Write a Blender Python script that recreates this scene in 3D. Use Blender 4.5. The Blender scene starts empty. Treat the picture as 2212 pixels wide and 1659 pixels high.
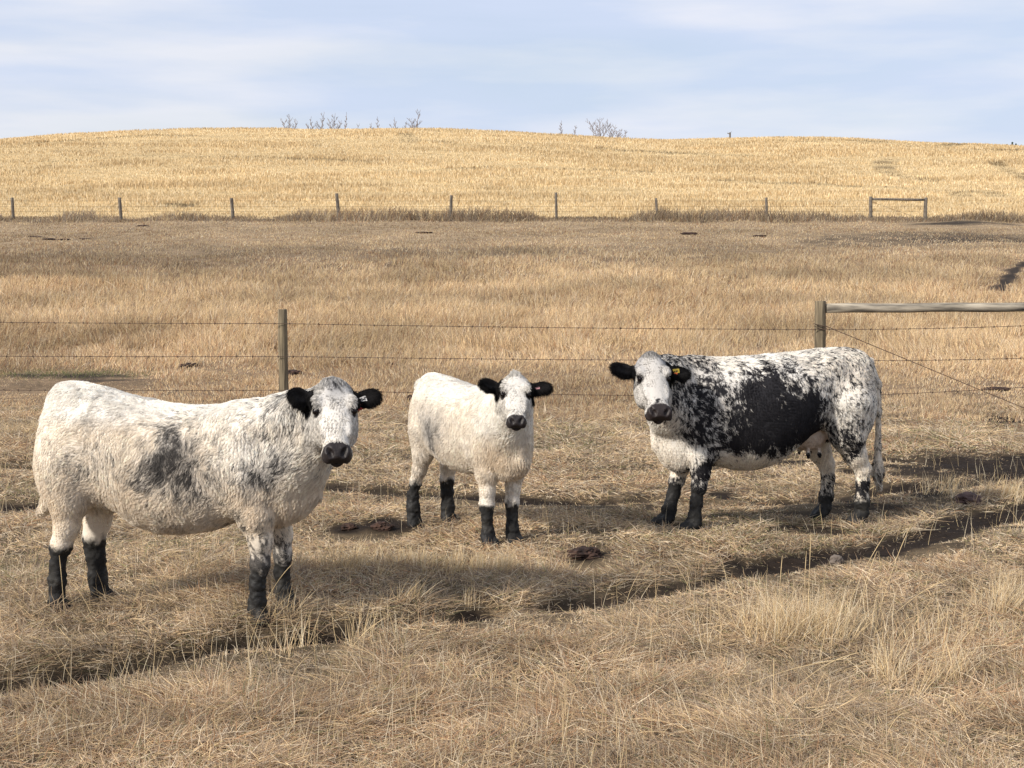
import bpy, math, random
import numpy as np
from mathutils import Vector, Matrix

FUR = True
GRASS = True
rng = np.random.default_rng(11)
random.seed(5)
sc = bpy.context.scene

# ------------------------------------------------------------------ camera
F_PX = 3400.0            # focal length for a 2212 px wide picture
CAM_H = 1.8
PITCH = math.atan(239.5 / F_PX)
cd = bpy.data.cameras.new('camera')
cam = bpy.data.objects.new('camera', cd)
sc.collection.objects.link(cam)
cam.location = (0, 0, CAM_H)
cam.rotation_euler = (math.pi / 2 - PITCH, 0, 0)
cd.sensor_fit = 'HORIZONTAL'
cd.sensor_width = 36.0
cd.lens = 36.0 * F_PX / 2212.0
cd.clip_start = 0.1
cd.clip_end = 5000
sc.camera = cam

# ------------------------------------------------------------------ sky and sun
SUN_EL = math.radians(33)
SUN_AZ = math.radians(232)          # compass bearing of the sun, +Y is north, clockwise
world = bpy.data.worlds.new('World')
sc.world = world
world.use_nodes = True
wt = world.node_tree
for n in list(wt.nodes):
    wt.nodes.remove(n)


def wn(t, **kw):
    n = wt.nodes.new(t)
    for k, v in kw.items():
        setattr(n, k, v)
    return n


sky = wn('ShaderNodeTexSky', sky_type='NISHITA', sun_disc=False, sun_elevation=SUN_EL,
         sun_rotation=SUN_AZ, air_density=1.0, dust_density=1.5, ozone_density=1.2)
tc = wn('ShaderNodeTexCoord')
mp = wn('ShaderNodeMapping')
mp.inputs['Scale'].default_value = (2.2, 2.2, 15.0)
mp.inputs['Location'].default_value = (3.3, 1.2, 0.4)
n1 = wn('ShaderNodeTexNoise')
n1.inputs['Scale'].default_value = 1.35
n1.inputs['Detail'].default_value = 7
n1.inputs['Roughness'].default_value = 0.52
n1.inputs['Distortion'].default_value = 0.35
r1 = wn('ShaderNodeMapRange')
r1.inputs['From Min'].default_value = 0.36
r1.inputs['From Max'].default_value = 0.66
r1.inputs['To Min'].default_value = 0.70
r1.inputs['To Max'].default_value = 0.97
# clouds: a pale veil whose own colour drifts from white to blue grey
mp2 = wn('ShaderNodeMapping')
mp2.inputs['Scale'].default_value = (2.6, 2.6, 17.0)
mp2.inputs['Location'].default_value = (7.1, 2.2, 5.4)
n2 = wn('ShaderNodeTexNoise')
n2.inputs['Scale'].default_value = 1.6
n2.inputs['Detail'].default_value = 8
cr = wn('ShaderNodeMix', data_type='RGBA')
cr.inputs['A'].default_value = (4.9, 5.55, 7.0, 1)
cr.inputs['B'].default_value = (6.5, 6.6, 7.2, 1)
r2 = wn('ShaderNodeMapRange')
r2.inputs['From Min'].default_value = 0.4
r2.inputs['From Max'].default_value = 0.6
mx = wn('ShaderNodeMix', data_type='RGBA')
bg = wn('ShaderNodeBackground')
bg.inputs['Strength'].default_value = 0.1
wo = wn('ShaderNodeOutputWorld')
L = wt.links.new
L(tc.outputs['Generated'], mp.inputs['Vector'])
L(mp.outputs['Vector'], n1.inputs['Vector'])
L(n1.outputs['Fac'], r1.inputs['Value'])
L(tc.outputs['Generated'], mp2.inputs['Vector'])
L(mp2.outputs['Vector'], n2.inputs['Vector'])
L(n2.outputs['Fac'], r2.inputs['Value'])
L(r2.outputs['Result'], cr.inputs['Factor'])
L(r1.outputs['Result'], mx.inputs['Factor'])
L(sky.outputs['Color'], mx.inputs['A'])
L(cr.outputs['Result'], mx.inputs['B'])
L(mx.outputs['Result'], bg.inputs['Color'])
L(bg.outputs['Background'], wo.inputs['Surface'])

sd = bpy.data.lights.new('sun', 'SUN')
sd.energy = 4.0
sd.angle = math.radians(4.5)
sd.color = (1.0, 0.925, 0.825)
sun = bpy.data.objects.new('sun', sd)
sc.collection.objects.link(sun)
sdir = Vector((math.sin(SUN_AZ) * math.cos(SUN_EL), math.cos(SUN_AZ) * math.cos(SUN_EL), math.sin(SUN_EL)))
sun.rotation_euler = sdir.to_track_quat('Z', 'Y').to_euler()
sun.location = sdir * 50

sc.view_settings.view_transform = 'Standard'
sc.view_settings.look = 'None'
sc.view_settings.exposure = 0.42
sc.view_settings.gamma = 1.0
sc.cycles.max_bounces = 8
sc.cycles.diffuse_bounces = 4
sc.cycles.transparent_max_bounces = 6

# ------------------------------------------------------------------ noise
def _hash(ix, iy, iz, seed):
    h = (ix.astype(np.uint32) * np.uint32(374761393) + iy.astype(np.uint32) * np.uint32(668265263)
         + iz.astype(np.uint32) * np.uint32(2147483647) + np.uint32((seed * 144665 + 977) & 0xffffffff))
    h = (h ^ (h >> np.uint32(13))) * np.uint32(1274126177)
    h = (h ^ (h >> np.uint32(16))) * np.uint32(2246822519)
    h = h ^ (h >> np.uint32(15))
    return (h & np.uint32(0xffffff)).astype(np.float32) / np.float32(0xffffff)


def noise3(x, y, z, seed=0):
    x = np.asarray(x, np.float32); y = np.asarray(y, np.float32); z = np.asarray(z, np.float32)
    x, y, z = np.broadcast_arrays(x, y, z)
    fx = np.floor(x); fy = np.floor(y); fz = np.floor(z)
    ix = fx.astype(np.int64); iy = fy.astype(np.int64); iz = fz.astype(np.int64)
    u = x - fx; v = y - fy; w = z - fz
    u = u * u * (3 - 2 * u); v = v * v * (3 - 2 * v); w = w * w * (3 - 2 * w)
    r = 0
    for dx in (0, 1):
        for dy in (0, 1):
            for dz in (0, 1):
                k = (u if dx else 1 - u) * (v if dy else 1 - v) * (w if dz else 1 - w)
                r = r + k * _hash(ix + dx, iy + dy, iz + dz, seed)
    return r


def noise2(x, y, seed=0):
    return noise3(x, y, np.float32(0.5), seed)


def fbm2(x, y, seed=0, oct=3):
    a = 0; s = 1.0; t = 0
    for o in range(oct):
        a = a + s * noise2(x * 2 ** o + 17.3 * o, y * 2 ** o - 9.1 * o, seed + o); t += s; s *= 0.5
    return a / t


def fbm3(p, f, seed=0, oct=3):
    a = 0; s = 1.0; t = 0
    for o in range(oct):
        a = a + s * noise3(p[:, 0] * f * 2 ** o + 3.7 * o, p[:, 1] * f * 2 ** o, p[:, 2] * f * 2 ** o, seed + o); t += s; s *= 0.5
    return a / t


def sstep(a, b, x):
    t = np.clip((x - a) / (b - a), 0, 1)
    return t * t * (3 - 2 * t)


# ------------------------------------------------------------------ object helpers
COL = sc.collection


def tag(o, label=None, cat=None, group=None, kind=None):
    if label: o['label'] = label
    if cat: o['category'] = cat
    if group: o['group'] = group
    if kind: o['kind'] = kind
    return o


def empty(name, loc=(0, 0, 0), rz=0.0):
    o = bpy.data.objects.new(name, None)
    o.empty_display_size = 0.2
    o.location = loc
    o.rotation_euler = (0, 0, rz)
    COL.objects.link(o)
    return o


def mesh_obj(name, verts, faces, mat, parent=None, smooth=False, cols=None):
    me = bpy.data.meshes.new(name)
    verts = np.asarray(verts, np.float32)
    if isinstance(faces, np.ndarray):
        n = len(faces); k = faces.shape[1]
        me.vertices.add(len(verts)); me.vertices.foreach_set('co', verts.ravel())
        me.loops.add(n * k); me.loops.foreach_set('vertex_index', faces.astype(np.int32).ravel())
        me.polygons.add(n)
        me.polygons.foreach_set('loop_start', np.arange(0, n * k, k, dtype=np.int32))
        me.polygons.foreach_set('loop_total', np.full(n, k, np.int32))
        me.update(calc_edges=True)
    else:
        me.from_pydata([tuple(v) for v in verts], [], faces)
        me.update()
    me.polygons.foreach_set('use_smooth', np.full(len(me.polygons), smooth))
    if cols is not None:
        for nm, c in cols.items():
            if c.ndim == 2:
                a = me.attributes.new(nm, 'FLOAT_COLOR', 'POINT')
                cc = np.ones((len(verts), 4), np.float32); cc[:, :3] = c
                a.data.foreach_set('color', cc.ravel())
            else:
                a = me.attributes.new(nm, 'FLOAT', 'POINT')
                a.data.foreach_set('value', c.astype(np.float32).ravel())
    o = bpy.data.objects.new(name, me)
    if mat: me.materials.append(mat)
    COL.objects.link(o)
    if parent: o.parent = parent
    return o


def curves_obj(name, pts, rad, col, mat, parent=None):
    """pts (N,K,3), rad (N,K), col (N,3): one strand per row."""
    N, K, _ = pts.shape
    hc = bpy.data.hair_curves.new(name)
    hc.add_curves([K] * N)
    hc.attributes['position'].data.foreach_set('vector', np.ascontiguousarray(pts, np.float32).ravel())
    ra = hc.attributes.get('radius') or hc.attributes.new('radius', 'FLOAT', 'POINT')
    ra.data.foreach_set('value', np.ascontiguousarray(rad, np.float32).ravel())
    ca = hc.attributes.new('col', 'FLOAT_COLOR', 'CURVE')
    cc = np.ones((N, 4), np.float32); cc[:, :3] = col
    ca.data.foreach_set('color', cc.ravel())
    o = bpy.data.objects.new(name, hc)
    hc.materials.append(mat)
    COL.objects.link(o)
    if parent: o.parent = parent
    return o


def tube(pts, radii, sides=8, caps=True):
    """tapered tube along points, returns verts, faces (list)"""
    pts = [Vector(p) for p in pts]
    vs = []; fs = []
    n = len(pts)
    up = Vector((0.13, 0.31, 0.94))
    for i, p in enumerate(pts):
        t = (pts[min(i + 1, n - 1)] - pts[max(i - 1, 0)]).normalized()
        a = t.cross(up)
        if a.length < 1e-3: a = t.cross(Vector((1, 0, 0)))
        a.normalize(); b = t.cross(a)
        for k in range(sides):
            an = 2 * math.pi * k / sides
            vs.append(p + (a * math.cos(an) + b * math.sin(an)) * radii[i])
    for i in range(n - 1):
        for k in range(sides):
            k2 = (k + 1) % sides
            fs.append((i * sides + k, i * sides + k2, (i + 1) * sides + k2, (i + 1) * sides + k))
    if caps:
        fs.append(tuple(range(sides - 1, -1, -1)))
        fs.append(tuple((n - 1) * sides + k for k in range(sides)))
    return vs, fs


class MB:
    def __init__(s): s.v = []; s.f = []
    def add(s, vf):
        o = len(s.v); s.v += [tuple(x) for x in vf[0]]; s.f += [tuple(i + o for i in f) for f in vf[1]]
        return s
    def build(s, name, mat, parent=None, smooth=True):
        return mesh_obj(name, s.v, s.f, mat, parent, smooth)


# ------------------------------------------------------------------ materials
def new_mat(name):
    m = bpy.data.materials.new(name)
    m.use_nodes = True
    nt = m.node_tree
    return m, nt, nt.nodes['Principled BSDF'], nt.nodes['Material Output']


def strand_mat(name, rough=0.75, transl=0.25, spec=0.2):
    m, nt, p, out = new_mat(name)
    a = nt.nodes.new('ShaderNodeAttribute'); a.attribute_name = 'col'
    p.inputs['Roughness'].default_value = rough
    p.inputs['Specular IOR Level'].default_value = spec
    nt.links.new(a.outputs['Color'], p.inputs['Base Color'])
    tr = nt.nodes.new('ShaderNodeBsdfTranslucent')
    nt.links.new(a.outputs['Color'], tr.inputs['Color'])
    mixn = nt.nodes.new('ShaderNodeMixShader'); mixn.inputs[0].default_value = transl
    nt.links.new(p.outputs[0], mixn.inputs[1]); nt.links.new(tr.outputs[0], mixn.inputs[2])
    nt.links.new(mixn.outputs[0], out.inputs['Surface'])
    return m


def noise_mat(name, c1, c2, scale=(10, 10, 10), rough=0.85, bump=0.3, detail=6, dist=0.02, spec=0.3, lo=0.35, hi=0.65):
    m, nt, p, out = new_mat(name)
    t = nt.nodes.new('ShaderNodeTexCoord'); mpn = nt.nodes.new('ShaderNodeMapping')
    mpn.inputs['Scale'].default_value = scale
    n = nt.nodes.new('ShaderNodeTexNoise'); n.inputs['Scale'].default_value = 1.0; n.inputs['Detail'].default_value = detail
    r = nt.nodes.new('ShaderNodeMapRange'); r.inputs['From Min'].default_value = lo; r.inputs['From Max'].default_value = hi
    mixc = nt.nodes.new('ShaderNodeMix'); mixc.data_type = 'RGBA'
    mixc.inputs['A'].default_value = (*c1, 1); mixc.inputs['B'].default_value = (*c2, 1)
    b = nt.nodes.new('ShaderNodeBump'); b.inputs['Strength'].default_value = bump; b.inputs['Distance'].default_value = dist
    l = nt.links.new
    l(t.outputs['Object'], mpn.inputs['Vector']); l(mpn.outputs['Vector'], n.inputs['Vector'])
    l(n.outputs['Fac'], r.inputs['Value']); l(r.outputs['Result'], mixc.inputs['Factor'])
    l(mixc.outputs['Result'], p.inputs['Base Color']); l(n.outputs['Fac'], b.inputs['Height'])
    l(b.outputs['Normal'], p.inputs['Normal'])
    p.inputs['Roughness'].default_value = rough
    p.inputs['Specular IOR Level'].default_value = spec
    return m


M_WOOD = noise_mat('weathered_post_wood', (0.045, 0.036, 0.026), (0.255, 0.205, 0.13), (38, 38, 2.4), 0.9, 0.9, 10, 0.01, lo=.30, hi=.68)
M_WOOD2 = noise_mat('old_grey_wood', (0.06, 0.05, 0.045), (0.22, 0.19, 0.15), (26, 26, 2.2), 0.9, 0.5, 8, 0.01)
M_RAIL = noise_mat('rail_wood', (0.10, 0.088, 0.072), (0.42, 0.37, 0.29), (2.5, 20, 20), 0.9, 0.6, 8, 0.01)
M_WIRE = noise_mat('rusty_wire', (0.045, 0.028, 0.020), (0.10, 0.065, 0.045), (40, 40, 40), 0.7, 0.1, 3)
M_BARK = noise_mat('grey_bark', (0.15, 0.125, 0.12), (0.30, 0.26, 0.25), (4, 4, 4), 0.9, 0.2)
M_CONIFER = noise_mat('conifer_needles', (0.015, 0.028, 0.02), (0.04, 0.06, 0.04), (3, 3, 3), 0.9, 0.2)
M_DUNG = noise_mat('dry_dung', (0.018, 0.010, 0.007), (0.065, 0.035, 0.024), (18, 18, 18), 0.85, 1.0, 8, 0.03)
M_ROCK = noise_mat('reddish_rock', (0.05, 0.03, 0.026), (0.14, 0.085, 0.07), (9, 9, 9), 0.8, 1.0, 8, 0.03)
M_STONE = noise_mat('pale_stone', (0.08, 0.065, 0.055), (0.20, 0.165, 0.135), (14, 14, 14), 0.9, 0.8, 8, 0.02)
M_STRAND = strand_mat('dry_grass_blades', 0.7, 0.22, 0.25)
M_FUR = strand_mat('fur_strands', 0.65, 0.30, 0.15)


# ------------------------------------------------------------------ terrain
def a_of_y(y):
    return math.tan(math.atan((829.5 - y) / F_PX) - PITCH)


A94 = a_of_y(474)
Z94 = CAM_H + 94 * A94
CREST = 230.0
_cx = np.array([-900, -300, 0, 100, 200, 300, 400, 500, 600, 760, 920, 1010, 1100, 1200, 1300, 1380, 1450, 1510, 1570, 1640, 1700, 1800, 1850, 1900, 1960, 2050, 2130, 2212, 2500, 3200.])
_cy = np.array([380, 330, 305, 295, 288, 283.5, 280, 279, 279.5, 279.5, 278, 281.5, 286, 292, 299, 302, 303, 301.5, 299.5, 297.5, 296.5, 297.5, 300.5, 305, 309, 311, 314, 320, 328, 342.])
_dx = np.linspace(-900, 3200, 1600)
_dy = np.convolve(np.pad(np.interp(_dx, _cx, _cy), 20, mode='edge'), np.ones(41) / 41, 'valid')
_CX = (_dx - 1106) / F_PX * CREST
_CA = np.array([a_of_y(v) for v in _dy])


def at_plane(px, py, D):
    """world point seen at picture position (2212 px wide) at world distance y = D"""
    dep_ratio = (py - 829.5) / F_PX
    ang = PITCH + math.atan(dep_ratio)
    z = CAM_H - D * math.tan(ang)
    depth = D * math.cos(PITCH) + (CAM_H - z) * math.sin(PITCH)
    return Vector(((px - 1106) / F_PX * depth, D, z))


def gflat(px, py):
    ang = PITCH + math.atan((py - 829.5) / F_PX)
    D = CAM_H / math.tan(ang)
    return at_plane(px, py, D)


# soil features near the animals: polylines on flat ground, (picture x, picture y), half width in m, depth
def poly(pts):
    return np.array([[gflat(*p).x, gflat(*p).y] for p in pts])


RUTS = [
    (poly([(-500, 1530), (-200, 1502), (0, 1468), (150, 1446), (280, 1424), (400, 1398), (560, 1374), (720, 1358), (830, 1340), (960, 1326), (1050, 1310)]), 0.16, 0.10, 1.0),
    (poly([(1050, 1316), (1180, 1308), (1330, 1290), (1480, 1268), (1570, 1243), (1700, 1212)]), 0.13, 0.05, 0.85),
    (poly([(1640, 1222), (1760, 1203), (1900, 1180), (2020, 1150), (2110, 1120), (2212, 1098), (2500, 1060)]), 0.20, 0.04, 1.0),
    (poly([(-300, 1100), (0, 1092), (75, 1090), (300, 1080), (560, 1062), (740, 1058), (880, 1064), (1020, 1074), (1160, 1082), (1400, 1080), (1560, 1086), (1750, 1078), (1880, 1062), (2050, 1048), (2212, 1020), (2400, 1000)]), 0.17, 0.05, 1.0),
    (poly([(-300, 1010), (0, 1008), (75, 1008), (300, 1012), (600, 1042), (730, 1050)]), 0.18, 0.05, 0.9),
    (poly([(1500, 1108), (1640, 1110), (1760, 1105), (1900, 1098)]), 0.10, 0.015, 0.55),
    (poly([(2150, 1000), (2200, 995), (2300, 990)]), 0.75, 0.05, 1.0),
    (poly([(2110, 905), (2200, 908), (2400, 910)]), 0.42, 0.02, 1.0),
    (poly([(1900, 884), (2000, 888), (2110, 900)]), 0.16, 0.01, 0.5),
]
HOLES = [(1030, 1312, 0.14, 0.10), (1265, 1202, 0.14, 0.0), (830, 1142, 0.2, 0.0), (760, 1146, 0.15, 0.0), (1000, 1325, 0.1, 0.06), (1990, 1052, 0.2, 0.02), (1560, 1068, 0.12, 0.02),
         (2000, 1010, 0.12, 0.0), (1560, 975, 0.10, 0.0)]
HOLES = [(gflat(a, b).x, gflat(a, b).y, r, d) for a, b, r, d in HOLES]


def soil_mask(x, y):
    """0..1 bare soil, and depth of the hollow"""
    m = np.zeros(x.shape, np.float32); dep = np.zeros(x.shape, np.float32)
    sel = (y > 4) & (y < 24)
    if not sel.any():
        return m, dep
    xs = x[sel]; ys = y[sel]
    wob = (fbm2(xs * 2.1, ys * 2.1, 61, 3) - 0.5) * 0.42
    rag = fbm2(xs * 6.5, ys * 6.5, 64, 3)
    ms = np.zeros(xs.shape, np.float32); ds = np.zeros(xs.shape, np.float32)
    for pl, hw, dp, st in RUTS:
        best = np.full(xs.shape, 9.0)
        for i in range(len(pl) - 1):
            ax, ay = pl[i]; bx, by = pl[i + 1]
            vx, vy = bx - ax, by - ay
            t = np.clip(((xs - ax) * vx + (ys - ay) * vy) / (vx * vx + vy * vy), 0, 1)
            best = np.minimum(best, np.hypot(xs - ax - t * vx, ys - ay - t * vy))
        w = hw * (0.62 + 1.5 * wob + 1.1 * (rag - 0.3))
        w = np.maximum(w, 0.02)
        brk = 0.62 + 0.38 * sstep(0.36, 0.52, noise2(xs * 1.7 + 4, ys * 1.7, 67))
        if hw > .18: brk = 1
        ms = np.maximum(ms, st * brk * (1 - sstep(w * 0.75, w * 1.5, best)))
        ds = np.maximum(ds, dp * (1 - sstep(hw * 0.25, hw * 1.8, best)))
    for hx, hy, r, d in HOLES:
        b = np.hypot((xs - hx), (ys - hy) * 0.8)
        ms = np.maximum(ms, 1 - sstep(r * 0.7 * (0.6 + rag), r * 1.3 * (0.6 + rag), b))
        ds = np.maximum(ds, d * (1 - sstep(r * 0.3, r * 1.3, b)))
    # scattered poached spots to the right and around the tracks
    sp = fbm2(xs * 3.0, ys * 3.0, 71, 4)
    region = sstep(0.8, 2.5, xs) * sstep(9.5, 11, ys) * (1 - sstep(15, 17.5, ys))
    ms = np.maximum(ms, region * sstep(0.56, 0.66, sp) * 0.9)
    region2 = sstep(10, 11.2, ys) * (1 - sstep(12.5, 14, ys))
    ms = np.maximum(ms, region2 * sstep(0.62, 0.70, sp) * 0.7)
    m[sel] = ms; dep[sel] = ds
    return m, dep


def height(x, y):
    x = np.asarray(x, np.float64); y = np.asarray(y, np.float64)
    A = np.interp(x, _CX, _CA)
    t1 = np.clip((y - 18.4) / 75.6, 0, 1)
    z = Z94 * t1 ** 1.3
    t = np.clip((y - 94) / (CREST - 94), 0, 1)
    g = 1 - (1 - t) ** 1.6
    zf = CAM_H + y * (A94 + (A - A94) * g)
    zc = CAM_H + CREST * A
    dd = np.maximum(y - CREST, 0)
    zb = zc + A * 14 * (1 - np.exp(-dd / 14)) - 0.012 * dd
    z = np.where(y > 94, zf, z)
    z = np.where(y > CREST, zb, z)
    # undulation
    msk, dep = soil_mask(x, y)
    am = 0.035 + 0.16 * sstep(20, 60, y) - 0.05 * sstep(120, 200, y)
    z = z + am * (fbm2(x * 0.45 + 5, y * 0.3, 3, 3) - 0.5) * 2 * (1 - 0.6 * sstep(180, 225, y))
    z = z + 0.10 * (fbm2(x * 1.9, y * 1.9, 9, 3) - 0.5) * (1 - sstep(30, 60, y))
    return z - dep + msk * 0.05 * (fbm2(x * 11, y * 11, 15, 3) - 0.4)


def zone_weights(x, y):
    """field: 0 pasture, 1 stubble beyond the far fence"""
    wob = (fbm2(x * 0.25, y * 0.25, 33, 2) - 0.5) * 2.0
    return sstep(94.3, 96.0, y + wob)


def build_ground():
    d = [-25, -15, -8, -4, 0, 2, 3.5]
    v = 4.6
    while v < 24: d.append(v); v += 0.045 + 0.0015 * max(v - 12, 0)
    while v < 1400: d.append(v); v *= 1.0115
    d = np.array(d)
    nu = 420
    u = np.linspace(-1, 1, nu)
    u = u * 0.40 + u ** 5 * 0.9          # dense in the middle, wide at the edges
    X = u[None, :] * (np.maximum(d, 0)[:, None] + 5.5)
    Y = np.repeat(d[:, None], nu, 1)
    Z = height(X.ravel(), Y.ravel()).reshape(X.shape)
    m, dep = soil_mask(X.ravel(), Y.ravel())
    x = X.ravel(); y = Y.ravel()
    st = zone_weights(x, y)
    n1_ = fbm2(x * 0.5, y * 0.35, 41, 4)[:, None]
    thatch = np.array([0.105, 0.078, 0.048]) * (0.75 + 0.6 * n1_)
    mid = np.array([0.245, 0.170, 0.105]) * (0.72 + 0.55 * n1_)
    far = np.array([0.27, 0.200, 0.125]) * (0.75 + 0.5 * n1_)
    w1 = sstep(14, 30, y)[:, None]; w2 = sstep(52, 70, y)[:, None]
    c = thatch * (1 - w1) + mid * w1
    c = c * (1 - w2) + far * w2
    n2_ = fbm2(x * 0.09, y * 0.16, 47, 3)[:, None]
    stub = np.array([0.50, 0.370, 0.195]) * (0.80 + 0.40 * n2_)
    c = c * (1 - st[:, None]) + stub * st[:, None]
    soil = np.array([0.019, 0.0135, 0.010]) * (0.7 + 0.8 * fbm2(x * 9, y * 9, 52, 2)[:, None])
    c = c * (1 - m[:, None]) + soil * m[:, None]
    # mud at the gateway in the far fence, and tracks across the mid field
    for (px, py, rx, ry, s) in FAR_SOIL:
        q = ((x - px) / rx) ** 2 + ((y - py) / ry) ** 2
        k = (s * (1 - sstep(0.5, 1.2, q + (fbm2(x * 1.4, y * 0.7, 77, 3) - 0.5) * 1.6)))[:, None]
        c = c * (1 - k) + np.array([0.036, 0.028, 0.022]) * k
    k = mid_track(x, y)[:, None]
    c = c * (1 - k) + np.array([0.036, 0.028, 0.022]) * k
    verts = np.stack([x, y, Z.ravel()], 1)
    nr, nc = X.shape
    idx = np.arange(nr * nc).reshape(nr, nc)
    faces = np.stack([idx[:-1, :-1].ravel(), idx[:-1, 1:].ravel(), idx[1:, 1:].ravel(), idx[1:, :-1].ravel()], 1)
    mt, nt, p, out = new_mat('ground_soil_and_thatch')
    a = nt.nodes.new('ShaderNodeAttribute'); a.attribute_name = 'col'
    t = nt.nodes.new('ShaderNodeTexCoord')
    n = nt.nodes.new('ShaderNodeTexNoise'); n.inputs['Scale'].default_value = 9; n.inputs['Detail'].default_value = 9; n.inputs['Roughness'].default_value = 0.7
    r = nt.nodes.new('ShaderNodeMapRange'); r.inputs['From Min'].default_value = 0.3; r.inputs['From Max'].default_value = 0.7
    r.inputs['To Min'].default_value = 0.55; r.inputs['To Max'].default_value = 1.45
    n3 = nt.nodes.new('ShaderNodeTexNoise'); n3.inputs['Scale'].default_value = 1.0; n3.inputs['Detail'].default_value = 5
    mp3 = nt.nodes.new('ShaderNodeMapping'); mp3.inputs['Scale'].default_value = (0.35, 1.1, 1.0)
    r3 = nt.nodes.new('ShaderNodeMapRange'); r3.inputs['From Min'].default_value = 0.3; r3.inputs['From Max'].default_value = 0.7
    r3.inputs['To Min'].default_value = 0.8; r3.inputs['To Max'].default_value = 1.2
    mm = nt.nodes.new('ShaderNodeVectorMath'); mm.operation = 'SCALE'
    m2 = nt.nodes.new('ShaderNodeVectorMath'); m2.operation = 'SCALE'
    b = nt.nodes.new('ShaderNodeBump'); b.inputs['Strength'].default_value = 0.7; b.inputs['Distance'].default_value = 0.04
    l = nt.links.new
    l(t.outputs['Object'], n.inputs['Vector']); l(n.outputs['Fac'], r.inputs['Value'])
    l(t.outputs['Object'], mp3.inputs['Vector']); l(mp3.outputs['Vector'], n3.inputs['Vector']); l(n3.outputs['Fac'], r3.inputs['Value'])
    l(a.outputs['Color'], mm.inputs[0]); l(r.outputs['Result'], mm.inputs['Scale'])
    l(mm.outputs['Vector'], m2.inputs[0]); l(r3.outputs['Result'], m2.inputs['Scale'])
    l(m2.outputs['Vector'], p.inputs['Base Color'])
    l(n.outputs['Fac'], b.inputs['Height']); l(b.outputs['Normal'], p.inputs['Normal'])
    p.inputs['Roughness'].default_value = 0.95; p.inputs['Specular IOR Level'].default_value = 0.1
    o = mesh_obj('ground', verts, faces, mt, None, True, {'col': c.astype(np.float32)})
    tag(o, kind='structure')


def solve_ground(px, py, lo=4.0, hi=228.0):
    """where the view ray through a picture position meets the terrain"""
    D = np.concatenate([np.arange(lo, 25, 0.02), np.arange(25, hi, 0.2)])
    ang = PITCH + math.atan((py - 829.5) / F_PX)
    zr = CAM_H - D * math.tan(ang)
    dep = D * math.cos(PITCH) + (CAM_H - zr) * math.sin(PITCH)
    xr = (px - 1106) / F_PX * dep
    zt = height(xr, D)
    k = np.argmax(zt >= zr)
    return Vector((xr[k], D[k], float(zt[k])))


FAR_SOIL = []
for px, py, rx, s in ((2040, 482, 2.2, 0.8), (2090, 480, 2.4, 0.9), (2150, 483, 2.6, 0.5),
                      (1880, 525, 4, .5), (2150, 522, 4, .5), (600, 590, 5, .3), (150, 575, 5, .3), (1350, 560, 5, .35), (300, 545, 6, .3), (1000, 548, 5, .35),
                      (110, 811, 0.9, 1.0), (185, 816, 0.75, 1.0), (250, 821, 0.6, 0.8), (50, 813, 0.5, 0.7),
                      (1500, 545, 6.0, 0.25), (760, 555, 7.0, 0.30), (2010, 510, 5.0, 0.45), (2100, 515, 5.0, 0.4), (1100, 580, 6, 0.2),
                      (390, 446, 1.6, 0.5), (1905, 350, 1.6, 0.45), (1912, 362, 1.6, 0.45)):
    g_ = solve_ground(px, py)
    FAR_SOIL.append((g_.x, g_.y, rx, rx * (1.0 if py < 700 else 0.32) * (3.0 if 550 < py < 640 and px > 2000 else 1) * (.55 if 470 < py < 490 else 1), s))
MID_TRACKS = []
for pl, hw, st in (([(2160, 636), (2164, 618), (2176, 602), (2192, 586), (2212, 570), (2240, 552)], .24, 1.0),):
    MID_TRACKS.append(([(lambda g: (g.x, g.y))(solve_ground(*p, 20.0)) for p in pl], hw, st))


def mid_track(x, y, grow=1.0):
    m = np.zeros(x.shape)
    sel = (y > 30) & (y < 75) & (x > 4)
    xs, ys = x[sel], y[sel]; ms = np.zeros(xs.shape)
    wob = (fbm2(xs * 1.3, ys * .5, 78, 3) - .5) * .7
    for line, hw, st in MID_TRACKS:
        for (ax, ay), (bx, by) in zip(line[:-1], line[1:]):
            vx, vy = bx - ax, by - ay
            t = np.clip(((xs - ax) * vx + (ys - ay) * vy) / (vx * vx + vy * vy + 1e-6), 0, 1)
            dist = np.hypot(xs - ax - t * vx, (ys - ay - t * vy)) + wob
            ms = np.maximum(ms, st * (1 - sstep(hw * .6 * grow, hw * 1.3 * grow, dist)))
    m[sel] = ms
    return m


STUB_TRACKS = []
for pl, hw in (([(1925, 346), (1908, 350), (1904, 360), (1915, 372), (1950, 383), (2010, 392)], .7), ([(2150, 352), (2162, 362), (2180, 368), (2205, 380), (2240, 400)], .6), ([(876, 290), (882, 300), (888, 308)], .8),
               ([(870, 300), (990, 312), (1150, 322)], .4), ([(1300, 322), (1450, 331), (1600, 336)], .9), ([(1690, 306), (1850, 310), (2050, 322), (2212, 326)], .6), ([(1850, 306), (1960, 312), (2030, 318), (2075, 312)], .9),
               ([(60, 312), (200, 300), (330, 294), (480, 296)], .8), ([(100, 350), (300, 338), (560, 340), (800, 352)], .5), ([(900, 372), (1100, 362), (1400, 372)], .5), ([(1560, 392), (1700, 398), (1900, 404), (2100, 416)], .5),
               ([(370, 444), (410, 446)], .5), ([(2070, 420), (2080, 426)], .6), ([(2140, 418), (2150, 424)], .6), ([(1690, 455 - 42), (1705, 455 - 40)], .4)):
    STUB_TRACKS.append(([(lambda g: (g.x, g.y))(solve_ground(*p, 60.0)) for p in pl], hw))
build_ground()


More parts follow.
